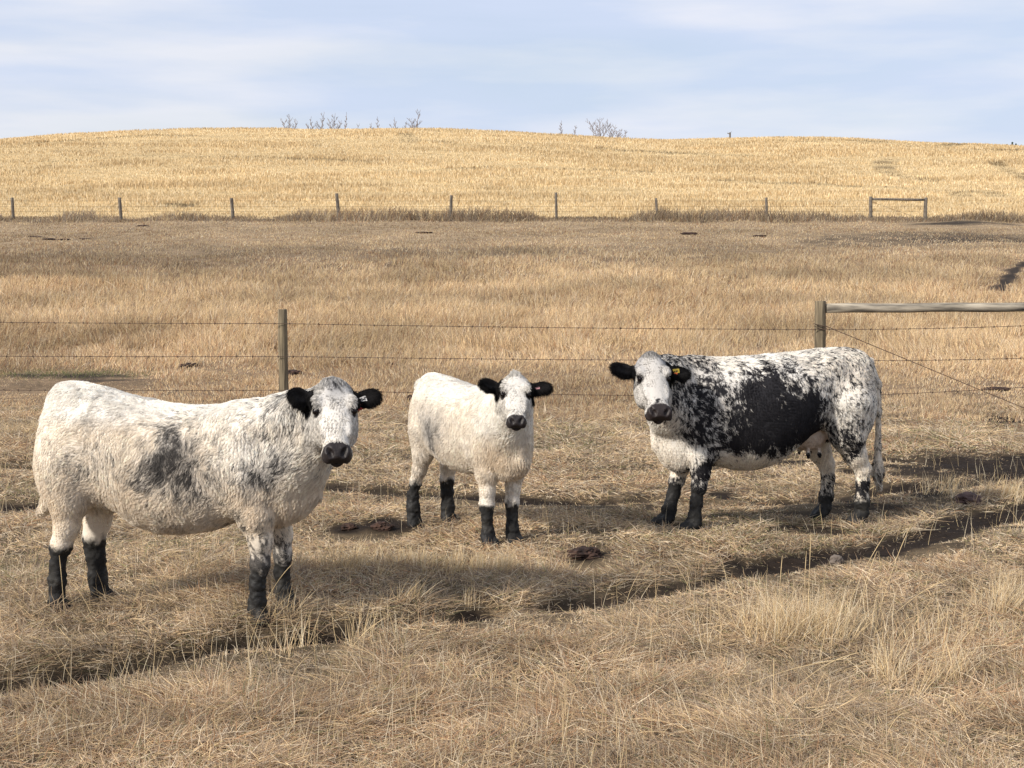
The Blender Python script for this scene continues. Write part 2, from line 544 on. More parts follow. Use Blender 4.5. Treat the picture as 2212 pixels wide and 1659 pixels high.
# ------------------------------------------------------------------ grass strands
def sample_zone(n, d0, d1, margin=1.6, half=0.385):
    """roots spread so that screen density stays even: density falls with distance squared"""
    u = rng.random(n)
    # pdf ~ (half*d+margin)/d^2  -> numeric inverse
    g = np.linspace(d0, d1, 4000)
    pdf = (half * g + margin) / g ** 2
    cdf = np.cumsum(pdf); cdf /= cdf[-1]
    d = np.interp(u, cdf, g)
    x = (rng.random(n) * 2 - 1) * (half * d + margin)
    return x, d


def blades(x, y, z, L, lean, az, rad, curl, K=4, droop=0.5, wig=0.0):
    n = len(x)
    t = np.linspace(0, 1, K)[None, :]
    dx = np.cos(az)[:, None]; dy = np.sin(az)[:, None]
    hor = (lean[:, None] * t + curl[:, None] * t ** 2) * L[:, None]
    ver = np.sqrt(np.clip(1 - lean ** 2, 0.02, 1))[:, None] * t * L[:, None] - droop * np.abs(curl)[:, None] * t ** 2 * L[:, None]
    ver = np.maximum(ver, 0.004 * t + 0.0)
    if wig > 0:
        w = (rng.random((n, K)) - 0.5) * wig * L[:, None] * t
        hx = -dy * w; hy = dx * w
    else:
        hx = hy = 0
    P = np.empty((n, K, 3), np.float32)
    P[:, :, 0] = x[:, None] + dx * hor + hx
    P[:, :, 1] = y[:, None] + dy * hor + hy
    P[:, :, 2] = z[:, None] - 0.006 + ver
    prof = np.interp(t[0], [0, 0.5, 1], [1, 0.85, 0.15])[None, :]
    R = rad[:, None] * prof
    return P, R


STRAW = np.array([0.62, 0.475, 0.270]); TAN = np.array([0.46, 0.335, 0.205]); GREYB = np.array([0.31, 0.240, 0.170])
GREEN = np.array([0.235, 0.225, 0.105]); PALE = np.array([0.68, 0.58, 0.41]); RUST = np.array([0.36, 0.215, 0.115])


def mixc(cols, ws):
    ws = np.stack(ws, 1); ws = ws / ws.sum(1, keepdims=True)
    c = ws @ np.stack(cols)
    return c


def pick(cols, ws):
    """each strand takes one palette colour with probability ws (soft)"""
    ws = np.stack(ws, 1); ws = ws / ws.sum(1, keepdims=True)
    cs = np.cumsum(ws, 1)
    r = rng.random(len(cs))[:, None]
    k = (r > cs).sum(1).clip(0, len(cols) - 1)
    base = np.stack(cols)[k]
    return base * (0.66 + 0.62 * rng.random(len(cs)))[:, None]


def build_grass():
    # ---- near pasture
    n = 620000
    x, y = sample_zone(n, 4.7, 20.5, 1.4)
    m, _ = soil_mask(x, y)
    tuft = fbm2(x * 3.2, y * 3.2, 101, 3)
    patch = fbm2(x * 0.7, y * 0.7, 103, 3)
    keep = rng.random(n) > np.clip(m * 1.02, 0, 0.84)
    keep &= rng.random(n) < 0.45 + 1.1 * sstep(0.3, 0.6, tuft)
    x, y, tuft, patch, m = x[keep], y[keep], tuft[keep], patch[keep], m[keep]
    z = height(x, y)
    n = len(x)
    fl = fbm2(x * 1.7, y * 1.7, 107, 2)
    az = fl * 16 + rng.normal(0, 1.5, n)
    low = sstep(8.5, 10.5, y) * (1 - sstep(15.2, 16.6, y)) * 0.35      # grazed zone around the animals
    near_rut = np.maximum.reduce([soil_mask(x, y + 0.15)[0], soil_mask(x, y + 0.32)[0], soil_mask(x, y + 0.5)[0] * .7])
    L_ = (1 - 0.60 * near_rut) * (0.045 + 0.11 * rng.random(n) ** 1.5) * (0.65 + 0.9 * sstep(0.35, 0.68, tuft)) * (0.75 + 0.5 * patch) * (1 - low) * (1 - 0.5 * m)
    up = rng.random(n) < 0.07
    L_ = np.where(up, L_ * 1.05, L_)
    lean = np.where(up, rng.random(n) * 0.5, 0.78 + 0.21 * rng.random(n) ** .6)
    curl = np.where(up, rng.normal(0, 0.12, n), rng.normal(0, 0.42, n))
    rad = (0.00095 + 0.0007 * rng.random(n)) * np.clip(y / 8.5, 0.8, 2.2)
    flat = rng.random(n) < 0.16
    rad = np.where(flat, rad * 1.6, rad)
    z = z + np.where(up, 0, rng.random(n) * 0.045 * (0.3 + tuft) * (1 - near_rut))
    P, R = blades(x, y, z, L_, lean, az, rad, curl, 5, 0.45, 0.16)
    gp = sstep(0.52, 0.72, fbm2(x * 0.55 + 9, y * 0.55, 111, 3))
    rp = sstep(0.48, 0.68, fbm2(x * 0.8 - 4, y * 0.8, 113, 3))
    c = pick([STRAW, TAN, GREYB, GREEN, PALE, RUST],
             [0.24 + 0 * x, 0.26 + 0 * x, 0.26 + 0.12 * gp, 0.04 + 0.24 * gp, 0.16 + 0.08 * gp, 0.02 + 0.16 * rp])
    c = c * (1 - 0.45 * m)[:, None]
    c = c * (0.74 + 0.42 * sstep(0.30, 0.66, fbm2(x * 2.3 + 3, y * 2.3, 117, 3)))[:, None] * np.array([0.99, 0.975, 1.0])
    o = curves_obj('grass', P, R, c, M_STRAND); tag(o, kind='stuff')

    # ---- tall single stems and the tall tuft at the right
    Ps = []; Rs = []; Cs = []
    n = 2600
    x, y = sample_zone(n, 5.2, 16, 1.2)
    k = fbm2(x * 0.9, y * 0.9, 121, 2) > 0.47
    x, y = x[k], y[k]; n = len(x)
    L_ = 0.14 + 0.20 * rng.random(n) ** 2
    P, R = blades(x, y, height(x, y), L_, rng.random(n) * 0.5, rng.random(n) * 6.28, 0.0011 * np.ones(n), rng.normal(0.0, 0.15, n), 5, 0.3, 0.05)
    Ps.append(P); Rs.append(R); Cs.append(pick([STRAW, PALE], [np.ones(n), np.ones(n)]))
    for (px, py, rx, ry, cnt, l0, l1) in ((1760, 1385, 0.36, 0.30, 520, 0.12, 0.34), (1880, 1390, 0.32, 0.22, 240, 0.10, 0.27), (1690, 1375, 0.12, 0.15, 200, 0.14, 0.30), (1990, 1470, 0.18, 0.18, 260, 0.10, 0.24),
                                          (700, 1400, 0.28, 0.12, 50, 0.12, 0.26), (815, 1370, 0.08, 0.06, 26, 0.16, 0.26), (600, 1345, 0.14, 0.1, 40, 0.12, 0.24), (900, 1300, 0.25, 0.2, 70, 0.1, 0.22),
                                          (760, 1230, 0.3, 0.16, 380, 0.10, 0.20), (950, 1240, 0.35, 0.16, 420, 0.1, 0.19), (1080, 1250, 0.3, 0.15, 260, 0.1, 0.18), (2170, 1330, 0.25, 0.3, 300, 0.1, 0.26),
                                          (2150, 1075, 0.35, 0.2, 420, 0.1, 0.22), (1560, 985, 0.5, 0.4, 300, 0.1, 0.2), (30, 940, 0.35, 0.5, 300, 0.12, 0.26)):
        g0 = gflat(px, py)
        cl = rng.integers(0, max(cnt // 18, 3), cnt)
        ccx = rng.normal(0, rx * 0.62, cl.max() + 1); ccy = rng.normal(0, ry * 0.62, cl.max() + 1)
        x = g0.x + ccx[cl] + rng.normal(0, 0.028, cnt); y = g0.y + ccy[cl] + rng.normal(0, 0.028, cnt)
        L_ = l0 + (l1 - l0) * rng.random(cnt) ** 1.3
        az = 0.3 + (noise2(ccx[cl] * 5, ccy[cl] * 5, 5) - 0.5) * 5 + rng.normal(0, 0.9, cnt)
        P, R = blades(x, y, height(x, y), L_, rng.random(cnt) * 0.68, az, 0.0009 + 0.0007 * rng.random(cnt), rng.normal(0.12, 0.18, cnt), 5, 0.3, 0.04)
        Ps.append(P); Rs.append(R); Cs.append(pick([STRAW, PALE, TAN], [np.ones(cnt), 0.6 * np.ones(cnt), 0.7 * np.ones(cnt)]))
    # the few long flowering stems that rise above the tuft
    for (bx, by, tx, ty) in ((1745, 1330, 1752, 1150), (1680, 1340, 1690, 1200), (1735, 1320, 1742, 1190), (1830, 1310, 1915, 1150), (1850, 1330, 1895, 1190),
                             (1900, 1310, 1965, 1140), (1915, 1330, 2065, 1245), (1700, 1490, 1850, 1410), (1560, 1500, 1850, 1420), (2090, 1440, 2010, 1560), (1910, 1480, 1960, 1600),
                             (300 * 0.4 + 20, 1338, 128, 1200), (205, 1345, 150, 1255), (560, 1330, 640, 1210), (1670, 1560, 1672, 1420), (1560, 1380, 1545, 1250)):
        b0 = gflat(bx, max(by, ty))
        tp = at_plane(tx, min(by, ty) if ty < by else ty - 60, b0.y + 0.03)
        b0.z = float(height(np.array([b0.x]), np.array([b0.y]))[0])
        tt = np.linspace(0, 1, 5)[:, None]
        Pm = np.array(b0)[None] * (1 - tt) + np.array(tp)[None] * tt
        Pm[:, 2] += 0.03 * np.sin(tt[:, 0] * math.pi)
        Ps.append(Pm[None].astype(np.float32)); Rs.append(np.array([[0.0016, 0.0014, 0.0012, 0.0019, 0.0008]])); Cs.append(STRAW[None])
    o = curves_obj('tall_grass', np.concatenate(Ps), np.concatenate(Rs), np.concatenate(Cs), M_STRAND); tag(o, kind='stuff')

    # ---- mid field
    n = 560000
    x, y = sample_zone(n, 19.0, 95.5, 3.0)
    tall = sstep(24, 30, y + 6 * (fbm2(x * 0.25, y * 0.2, 131, 2) - 0.5)) * (1 - sstep(46, 72, y + 26 * (fbm2(x * 0.1, y * 0.1, 133, 2) - 0.5)))
    bank = sstep(90.5, 91.5, y)
    tuft = fbm2(x * 1.4, y * 1.1, 137, 3)
    patch = fbm2(x * 0.22, y * 0.16, 139, 3)
    bare = np.zeros(n); short = np.zeros(n)
    for (qx, qy, rx, ry, s) in FAR_SOIL:
        q = ((x - qx) / rx) ** 2 + ((y - qy) / ry) ** 2
        bare = np.maximum(bare, s * (1 - sstep(0.5, 1.2, q + (fbm2(x * 1.4, y * 0.7, 77, 3) - 0.5) * 1.6)))
        if s > .55: short = np.maximum(short, 1 - sstep(1.0, 2.6, ((x - qx) / rx) ** 2 + ((y - qy + 1.2) / (ry + 1.5)) ** 2))
    bare = np.maximum(bare, mid_track(x, y) * .95); short = np.maximum(short, mid_track(x, y, 2.6))
    keep = (rng.random(n) < 0.5 + 0.9 * sstep(0.32, 0.6, tuft)) & (rng.random(n) > bare * 1.1)
    x, y, tall, bank, tuft, patch, short = [q[keep] for q in (x, y, tall, bank, tuft, patch, short)]
    n = len(x); z = height(x, y)
    az = fbm2(x * 0.4, y * 0.4, 141, 2) * 12 + rng.normal(0, 1.2, n)
    L_ = (0.075 + 0.18 * tall * (0.5 + patch)) * (0.55 + 0.75 * rng.random(n)) * (0.6 + 0.9 * sstep(0.35, 0.65, tuft)) * (1 - .75 * short) + bank * (0.10 + 0.75 * rng.random(n) * sstep(0.25, 0.6, noise2(x * 0.35, y * 0, 143)))
    lean = 0.12 + 0.55 * rng.random(n)
    rad = (0.0011 + 0.0009 * rng.random(n)) * (y / 8.5) * 0.85
    P, R = blades(x, y, z, L_, lean, az, rad, rng.normal(0, 0.25, n), 4, 0.4, 0.08)
    rp = sstep(0.45, 0.65, patch)
    c = pick([STRAW, TAN, GREYB, RUST, PALE],
             [0.32 + 0.25 * tall, 0.40 + 0 * x, 0.24 - 0.10 * tall + 0.5 * bank, 0.10 + 0.18 * rp + 0.1 * bank, 0.10 + 0 * x])
    dark = sstep(42, 50, y) * (1 - sstep(60, 74, y)) * 0.25 * sstep(0.4, 0.6, fbm2(x * 0.12, y * 0.2, 151, 3))
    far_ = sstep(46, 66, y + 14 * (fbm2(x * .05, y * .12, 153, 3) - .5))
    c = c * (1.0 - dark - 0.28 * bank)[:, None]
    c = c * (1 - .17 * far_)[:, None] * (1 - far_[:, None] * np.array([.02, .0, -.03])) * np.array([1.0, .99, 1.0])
    c = c * (.80 + .42 * sstep(.3, .7, fbm2(x * .35, y * .22, 157, 4)))[:, None]
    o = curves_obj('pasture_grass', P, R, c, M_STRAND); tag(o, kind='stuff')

    n = 1500
    g0 = solve_ground(140, 808)
    x = g0.x + rng.normal(0, 1.0, n); y = g0.y + rng.normal(0, .35, n)
    P, R = blades(x, y, height(x, y), .04 + .05 * rng.random(n), .3 + .5 * rng.random(n), rng.random(n) * 6.28, .0026 * np.ones(n), rng.normal(0, .3, n), 4, .4, .05)
    o = curves_obj('green_grass', P, R, pick([np.array([.13, .15, .055]), np.array([.20, .19, .085]), GREYB], [np.ones(n), np.ones(n), .6 * np.ones(n)]), M_STRAND); tag(o, kind='stuff')

    # ---- stubble of the grain field on the slope
    n = 330000
    x, y = sample_zone(n, 94.5, 236, 4.0, 0.40)
    # drilled rows run roughly across the slope
    y = y + 0.0
    row = 0.5 + 0.5 * np.sin((y + 0.05 * x + 1.5 * fbm2(x * 0.03, y * 0.03, 161, 2)) * 2 * math.pi / 2.2)
    pt = fbm2(x * 0.11, y * 0.22, 163, 4)
    keep = rng.random(n) < 0.4 + 0.35 * row + 0.5 * sstep(0.4, 0.62, pt)
    keep &= rng.random(n) < zone_weights(x, y)
    x, y, pt, row = x[keep], y[keep], pt[keep], row[keep]; n = len(x)
    z = height(x, y)
    L_ = (0.12 + 0.16 * rng.random(n)) * (0.65 + 0.9 * sstep(0.38, 0.66, pt))
    rad = (0.0018 + 0.0012 * rng.random(n)) * (y / 8.5) * 0.62
    P, R = blades(x, y, z, L_, rng.random(n) * 0.35, rng.random(n) * 6.28, rad, rng.normal(0, 0.08, n), 3, 0.2, 0.0)
    dk = sstep(0.50, 0.68, pt)
    trk = np.zeros(n)
    for line, hw in STUB_TRACKS:
        for (ax, ay), (bx, by) in zip(line[:-1], line[1:]):
            vx, vy = bx - ax, by - ay
            t = np.clip(((x - ax) * vx + (y - ay) * vy) / (vx * vx + vy * vy + 1e-6), 0, 1)
            dist = np.hypot(x - ax - t * vx, (y - ay - t * vy) * 0.45) * .7
            trk = np.maximum(trk, (1 - sstep(hw * .5, hw * 1.3, dist)) * sstep(.05, .4, noise2(x * .8, y * .5, 171)))
    kk = rng.random(n) > trk * .5
    x, y, pt, row, z, dk, trk = [q[kk] for q in (x, y, pt, row, z, dk, trk)]; n = len(x)
    L_ = (0.12 + 0.16 * rng.random(n)) * (0.65 + 0.9 * sstep(0.38, 0.66, pt)) * (1 - .3 * trk)
    rad = (0.0018 + 0.0012 * rng.random(n)) * (y / 8.5) * 0.62
    P, R = blades(x, y, z, L_, rng.random(n) * 0.35, rng.random(n) * 6.28, rad, rng.normal(0, 0.08, n), 3, 0.2, 0.0)
    big = sstep(.42, .62, fbm2(x * .035, y * .09, 173, 3)); fine = sstep(.4, .65, fbm2(x * .25, y * .9, 175, 2))
    shade = 1.05 * (0.90 + 0.12 * big) * (0.92 + 0.12 * fine) * (1 - .62 * trk)
    c = pick([np.array([0.70, 0.545, 0.305]), np.array([0.56, 0.41, 0.215]), np.array([0.42, 0.29, 0.145]), np.array([0.78, 0.65, 0.42])],
             [0.4 + 0 * x, 0.30 + 0.2 * dk, 0.10 + 0.35 * dk, 0.22 - 0.1 * dk])
    c = c * shade[:, None] * np.array([1.0, 1.01, 1.05])
    o = curves_obj('stubble', P, R, c, M_STRAND); tag(o, kind='stuff')


if GRASS:
    build_grass()


# ------------------------------------------------------------------ fences
def post_mesh(base, top, r, sides=14):
    base = Vector(base); top = Vector(top)
    mb = MB()
    pts = []; rr = []
    for i in range(9):
        t = i / 8
        pts.append(base.lerp(top, t)); rr.append(r * (1.03 - 0.06 * t) * (1 + 0.02 * math.sin(i * 2.3)))
    pts.append(top + (top - base).normalized() * 0.006); rr.append(r * 0.9)
    mb.add(tube(pts, rr, sides))
    return mb


def local(mb, origin):
    mb.v = [(a - origin[0], b - origin[1], c - origin[2]) for a, b, c in mb.v]
    return mb


def wire_mesh(pts, r, barb_gap=0.16, barb=0.022, sag=0.0):
    mb = MB()
    P = []
    for i in range(len(pts) - 1):
        a, b = Vector(pts[i]), Vector(pts[i + 1])
        n = 10
        for k in range(n):
            t = k / n
            q = a.lerp(b, t); q.z -= sag * 4 * t * (1 - t); P.append(q)
    P.append(Vector(pts[-1]))
    mb.add(tube(P, [r] * len(P), 5))
    if barb_gap:
        acc = 0.0
        for i in range(len(P) - 1):
            a, b = P[i], P[i + 1]; L_ = (b - a).length; d = (b - a) / L_
            while acc < L_:
                c = a + d * acc
                up = Vector((random.uniform(-.6, .6), random.uniform(-.4, .4), 1)).normalized()
                mb.add(tube([c - up * barb, c + up * barb], [r * 0.7, r * 0.7], 4))
                u2 = Vector((random.uniform(-1, 1), 1, random.uniform(-.8, .8))).normalized()
                mb.add(tube([c - u2 * barb, c + u2 * barb], [r * 0.7, r * 0.7], 4))
                mb.add(tube([c - d * 0.008, c + d * 0.008], [r * 1.8, r * 1.8], 5))
                acc += barb_gap * random.uniform(0.85, 1.15)
            acc -= L_
    return mb


D1 = 18.4
fo = (0.0, D1, 0.0)
fence = tag(empty('wire_fence', fo), 'near barbed wire fence with three strands, round posts and a brace rail', 'fence')


def near_post(name, px, ytop, r, mat=M_WOOD):
    top = at_plane(px, ytop, D1)
    z0 = float(height(np.array([top.x]), np.array([D1]))[0])
    return local(post_mesh((top.x + 0.01, D1, z0 - 0.1), top, r), fo).build(name, mat, fence), top


for px, yt, r in ((-560, 662, 0.058), (610, 669, 0.056), (1772, 651, 0.068), (2236, 648, 0.068)):
    near_post('post', px, yt, r)
rl0 = at_plane(1785, 666, D1 - 0.0); rl1 = at_plane(2236, 663, D1)
local(MB().add(tube([rl0.lerp(rl1, i / 8) + Vector((0, 0, 0.004 * math.sin(i * 1.7))) for i in range(9)], [0.057, 0.058, 0.055, 0.056, 0.054, 0.055, 0.056, 0.055, 0.055], 12)), fo).build('brace_rail', M_RAIL, fence)
for ys in ((690, 699, 712, 703, 700), (765, 770, 779, 773, 770), (838, 843, 857, 835, 828)):
    dd = D1 - 0.075
    pts = [at_plane(px, y_, dd) for px, y_ in zip((-560, 610, 1772, 2236, 2900), ys)]
    local(wire_mesh(pts, 0.0034, 0.165, 0.020, 0.012), fo).build('barbed_wire', M_WIRE, fence)
pts = [at_plane(1760, 700, D1 - 0.085), at_plane(1790, 707, D1 - 0.085), at_plane(2240, 893, D1 - 0.06)]
mb = wire_mesh(pts, 0.0045, 0, 0, 0.0)
for k in range(2):
    w_ = wire_mesh([at_plane(1758, 699 + 5 * k, D1 - 0.07), at_plane(1773, 706 + 5 * k, D1 - 0.08), at_plane(1787, 705 + 4 * k, D1 - 0.06)], 0.004, 0)
    mb.add((w_.v, w_.f))
local(mb, fo).build('brace_wire', M_WIRE, fence)

D2 = 93.6
fo2 = (0.0, D2, float(height(np.array([0.0]), np.array([D2]))[0]))
ffence = tag(empty('wire_fence', fo2), 'distant wire fence with leaning posts along the foot of the golden field', 'fence')
tops = []
for tx, ty, bx, by, r in ((-190, 430, -188, 476, .09), (26, 427, 29, 475, .09), (258, 427, 262, 475, .095), (500, 428, 504, 478, .10), (727, 418, 733, 472, .10), (975, 422, 973, 472, .095),
                          (1201, 416, 1202, 469, .085), (1417, 428, 1420, 472, .08), (1655, 427, 1657, 476, .085), (1881, 425, 1881, 476, .105), (2000, 427, 1998, 476, .105)):
    t = at_plane(tx, ty, D2); b = at_plane(bx, by, D2)
    b.z = min(b.z, float(height(np.array([b.x]), np.array([D2]))[0])) - 0.1
    local(post_mesh(b, t, r, 8), fo2).build('post', M_WOOD2, ffence)
    tops.append((tx, ty, bx, by))
a_, b_ = at_plane(1884, 430, D2), at_plane(1997, 431.5, D2)
local(MB().add(tube([a_.lerp(b_, i / 5) for i in range(6)], [0.075] * 6, 8)), fo2).build('brace_rail', M_WOOD2, ffence)
for fr in (0.14, 0.40, 0.63, 0.88):
    pts = []
    for tx, ty, bx, by in tops:
        q = at_plane(tx + (bx - tx) * fr, 427 + fr * 47, D2 - 0.12); pts.append(q)
    local(wire_mesh(pts, 0.006, 0, 0, 0.02), fo2).build('barbed_wire', M_WIRE, ffence)
local(wire_mesh([at_plane(1883, 436, D2 - .12), at_plane(1985, 472, D2 - .12)], 0.007, 0), fo2).build('brace_wire', M_WIRE, ffence)

# ridge post
rp = at_plane(1577, 286, 236.0)
zb = float(height(np.array([rp.x]), np.array([236.0]))[0])
ro = (rp.x, 236.0, zb)
rpost = tag(empty('fence_post', ro), 'lone dark post with a small bracket on the skyline right of the bare trees', 'post')
local(post_mesh((rp.x, 236, zb - .2), (rp.x, 236, rp.z), .13, 8), ro).build('post', M_WOOD2, rpost)
mb = MB().add(tube([(rp.x + .05, 236, rp.z - .28), (rp.x - .40, 236, rp.z - .12)], [.07, .05], 6))
mb.add(tube([(rp.x - .3, 236, rp.z - .16), (rp.x - .34, 236, rp.z + .12)], [.03, .015], 5)).add(tube([(rp.x + .08, 236, rp.z - .1), (rp.x + .2, 236, rp.z + .2)], [.03, .015], 5))
local(mb, ro).build('bracket', M_WOOD2, rpost)


# ------------------------------------------------------------------ bare trees and conifers on the ridge
def bare_tree(px, ytop, spread, label, seed, stems=1, D=None, leanx=0.0):
    r_ = random.Random(seed)
    D = D or 252 + r_.random() * 14
    top = at_plane(px, ytop - 3, D)
    zg = float(height(np.array([top.x]), np.array([D]))[0])
    H = top.z - zg
    root = tag(empty('bare_tree', (top.x, D, zg)), label, 'tree', 'bare trees along the ridge')
    vis = at_plane(px, 300, D).z - zg           # height hidden behind the ridge
    tr = MB(); br = MB()
    sp = spread * D / F_PX

    def grow(p, d, L_, r, lev, mbx):
        n = 4
        pts = [p]; q = Vector(p); dd = Vector(d)
        for i in range(n):
            dd = (dd + Vector((r_.gauss(0, .16), r_.gauss(0, .16), r_.gauss(0, .06) + .05))).normalized()
            q = q + dd * (L_ / n); pts.append(q.copy())
        tube_r = [max(r * (1 - .55 * i / n), .020) for i in range(n + 1)]
        mbx.add(tube(pts, tube_r, 5 if lev < 2 else 4, False))
        if lev < 3 and L_ > 0.3:
            for k in range(r_.choice((2, 2, 3)) if lev < 2 else 2):
                i = r_.randint(1, n)
                ax = Vector((r_.gauss(0, 1), r_.gauss(0, 1), r_.gauss(0, .3))).normalized()
                nd = (dd * 0.9 + ax * r_.uniform(.35, .75) + Vector((0, 0, .30))).normalized()
                grow(pts[i], nd, L_ * r_.uniform(.40, .62), tube_r[i] * .68, lev + 1, br)
    base = max(0.0, min(vis * 0.85, H * .7))          # clean stem below, branches above
    Hv = H - base

    def twig(p, d, L_, r, lev):
        n = 4
        pts = [p]; q = Vector(p); dd = Vector(d)
        for i in range(n):
            dd = (dd + Vector((r_.gauss(0, .13), r_.gauss(0, .13), .07 + r_.gauss(0, .05)))).normalized()
            q = q + dd * (L_ / n); pts.append(q.copy())
        br.add(tube(pts, [max(r * (1 - .6 * i / n), .019) for i in range(n + 1)], 4, False))
        if lev < 2:
            for i in (1, 2, 3, 4):
                if r_.random() < .92:
                    sgn = 1 if (i + lev) % 2 else -1
                    sdir = Vector((-dd.z * sgn, r_.gauss(0, .5), abs(dd.x) * .4 + .25)).normalized()
                    twig(pts[i], (dd * .8 + sdir * r_.uniform(.4, .8)).normalized(), L_ * r_.uniform(.35, .55), r * .55, lev + 1)

    for s in range(stems):
        k_ = s - (stems - 1) / 2
        hs = 1.0 if s == stems // 2 else r_.uniform(.68, .85)
        tipx = (leanx * Hv + k_ * sp * 0.62) if stems > 1 else leanx * Hv
        n = 9
        pts = []
        for i in range(n + 1):
            t = i / n
            zz = -0.2 + (base + Hv * hs + .2) * t
            ft = max(0.0, (zz - base * .8) / max(Hv * hs + base * .2, .01))
            pts.append(Vector((k_ * .12 + tipx * ft ** 1.15 + r_.gauss(0, .035) * Hv * .5, r_.gauss(0, .03) * Hv, zz)))
        rr = 0.05 + 0.014 * Hv
        tr.add(tube(pts, [max(rr * (1.2 - 1.05 * i / n), .02) for i in range(n + 1)], 6, False))
        nb = 9 if stems == 1 else 7
        for k in range(nb):
            t = .10 + .78 * k / nb + r_.uniform(-.03, .03)
            zz = base + Hv * hs * t
            f = (zz + .2) / (base + Hv * hs + .2) * n
            i = min(int(f), n - 1); p = pts[i].lerp(pts[i + 1], f - i)
            sgn = 1 if k % 2 else -1
            d = Vector((sgn * r_.uniform(.5, .95) + k_ * .3, r_.gauss(0, .45), r_.uniform(.7, 1.1))).normalized()
            twig(p, d, max(sp, .9) * r_.uniform(.32, .55) * (1.15 - .6 * t), rr * .5 * (1.1 - .5 * t), 0)
    tr.build('trunk', M_BARK, root); br.build('crown', M_BARK, root)


TREES = [
    (625, 249, 26, 'fan shaped bare tree standing alone at the left end of the ridge trees', 3, 0),
    (672, 254, 16, 'slim bare tree at the left of the close row of four on the ridge', 2, -.1),
    (692, 245, 22, 'tall bare tree with one straight leader, second in the close row on the ridge', 2, 0),
    (723, 247, 22, 'bushy bare tree with many upright branches, third in the close row', 3, 0),
    (748, 245, 9, 'narrow pole like bare tree at the right end of the close row', 1, 0),
    (761, 270, 9, 'very low bare sapling just right of the narrow pole like tree', 1, .5),
    (802, 268, 7, 'tiny bare sapling left of the small spreading tree in the middle of the ridge', 1, 0),
    (816, 254, 16, 'small spreading bare tree alone above the middle of the ridge', 1, 0),
    (856, 256, 14, 'small forked bare tree left of the tall leaning one', 2, -.2),
    (872, 264, 10, 'short bare tree tucked beside the tall leaning one', 1, .2),
    (892, 240, 30, 'tallest bare tree with a long side limb, nearest the highest point of the ridge', 2, .1),
    (1213, 263, 13, 'thin crooked bare tree on the right slope of the ridge', 1, 0),
    (1238, 273, 10, 'leaning bare sapling left of the widest tree', 1, .2),
    (1296, 256, 34, 'widest bare tree with a rounded open crown on the right slope', 3, 0),
    (1318, 272, 18, 'mid sized bare tree right beside the widest one', 2, .2),
    (1337, 281, 14, 'low bare tree with fine twigs near the right end of the clump', 2, 0),
    (1346, 284, 10, 'lowest bare bush at the right end of the clump', 1, .3),
]
for i, (px, yt, spd, lab, st, ln) in enumerate(TREES):
    bare_tree(px, yt, spd, lab, 40 + i, st, None, ln)


def conifer(px, ytop, D, label, seed, w):
    r_ = random.Random(seed)
    top = at_plane(px, ytop, D)
    zg = float(height(np.array([top.x]), np.array([D]))[0])
    H = top.z - zg
    root = tag(empty('conifer_tree', (top.x, D, zg)), label, 'tree', 'dark conifers at the right end of the skyline')
    MB().add(tube([(0, 0, -.3), (0, 0, H * .5), (0, 0, H * .97)], [.16, .1, .03], 6)).build('trunk', M_BARK, root)
    mb = MB()
    for i in range(260):
        t = r_.random() ** .8
        z = H * (0.25 + 0.75 * t)
        rad = w * (1 - t) * r_.uniform(.4, 1.05) + .05
        an = r_.random() * 6.28
        c = Vector((math.cos(an) * rad, math.sin(an) * rad, z - rad * .25))
        s = .18 + .22 * (1 - t)
        o1 = Vector((r_.gauss(0, 1), r_.gauss(0, 1), r_.gauss(0, .6))).normalized() * s
        o2 = Vector((r_.gauss(0, 1), r_.gauss(0, 1), r_.gauss(0, .6))).normalized() * s
        mb.add(([c + o1, c - o1 * .5 + o2, c - o1 * .5 - o2, c + Vector((0, 0, s))], [(0, 1, 2), (0, 1, 3), (1, 2, 3), (0, 2, 3)]))
    mb.build('crown', M_CONIFER, root, False)


conifer(2187, 307.5, 330, 'largest dark conifer top at the right end of the skyline', 1, 1.6)
conifer(2195, 310.5, 334, 'narrow dark conifer top just right of the largest one', 2, 1.0)
conifer(2206, 313, 345, 'small dark conifer top at the right edge of the picture', 3, .9)
conifer(2176, 312.5, 350, 'smallest dark conifer top left of the largest one', 4, .8)


# ------------------------------------------------------------------ stones and dung
def lump(name, px, py, rx, ry, rz, mat, label, cat, seed, group=None, far=False, rough=0.35, sub=4, sink=0.25):
    g = solve_ground(px, py)
    import bmesh
    bm = bmesh.new()
    bmesh.ops.create_icosphere(bm, subdivisions=sub, radius=1.0)
    P = np.array([v.co[:] for v in bm.verts], np.float32)
    n = fbm3(P + seed * 3.1, 1.6, seed, 4)
    fine = fbm3(P + seed, 5.0, seed + 5, 3)
    s = 1 + rough * 2 * (n - .5) + rough * .9 * (fine - .5)
    P = P * s[:, None] * np.array([rx, ry, rz])
    P[:, 2] += rz * (1 - 2 * sink) - 0.0
    P[:, 2] = np.maximum(P[:, 2], -0.03)
    for v, p in zip(bm.verts, P): v.co = p
    me = bpy.data.meshes.new(name); bm.to_mesh(me); bm.free()
    me.materials.append(mat)
    o = bpy.data.objects.new(name, me); COL.objects.link(o)
    o.location = g; o.rotation_euler = (0, 0, seed)
    tag(o, label, cat, group)
    return o


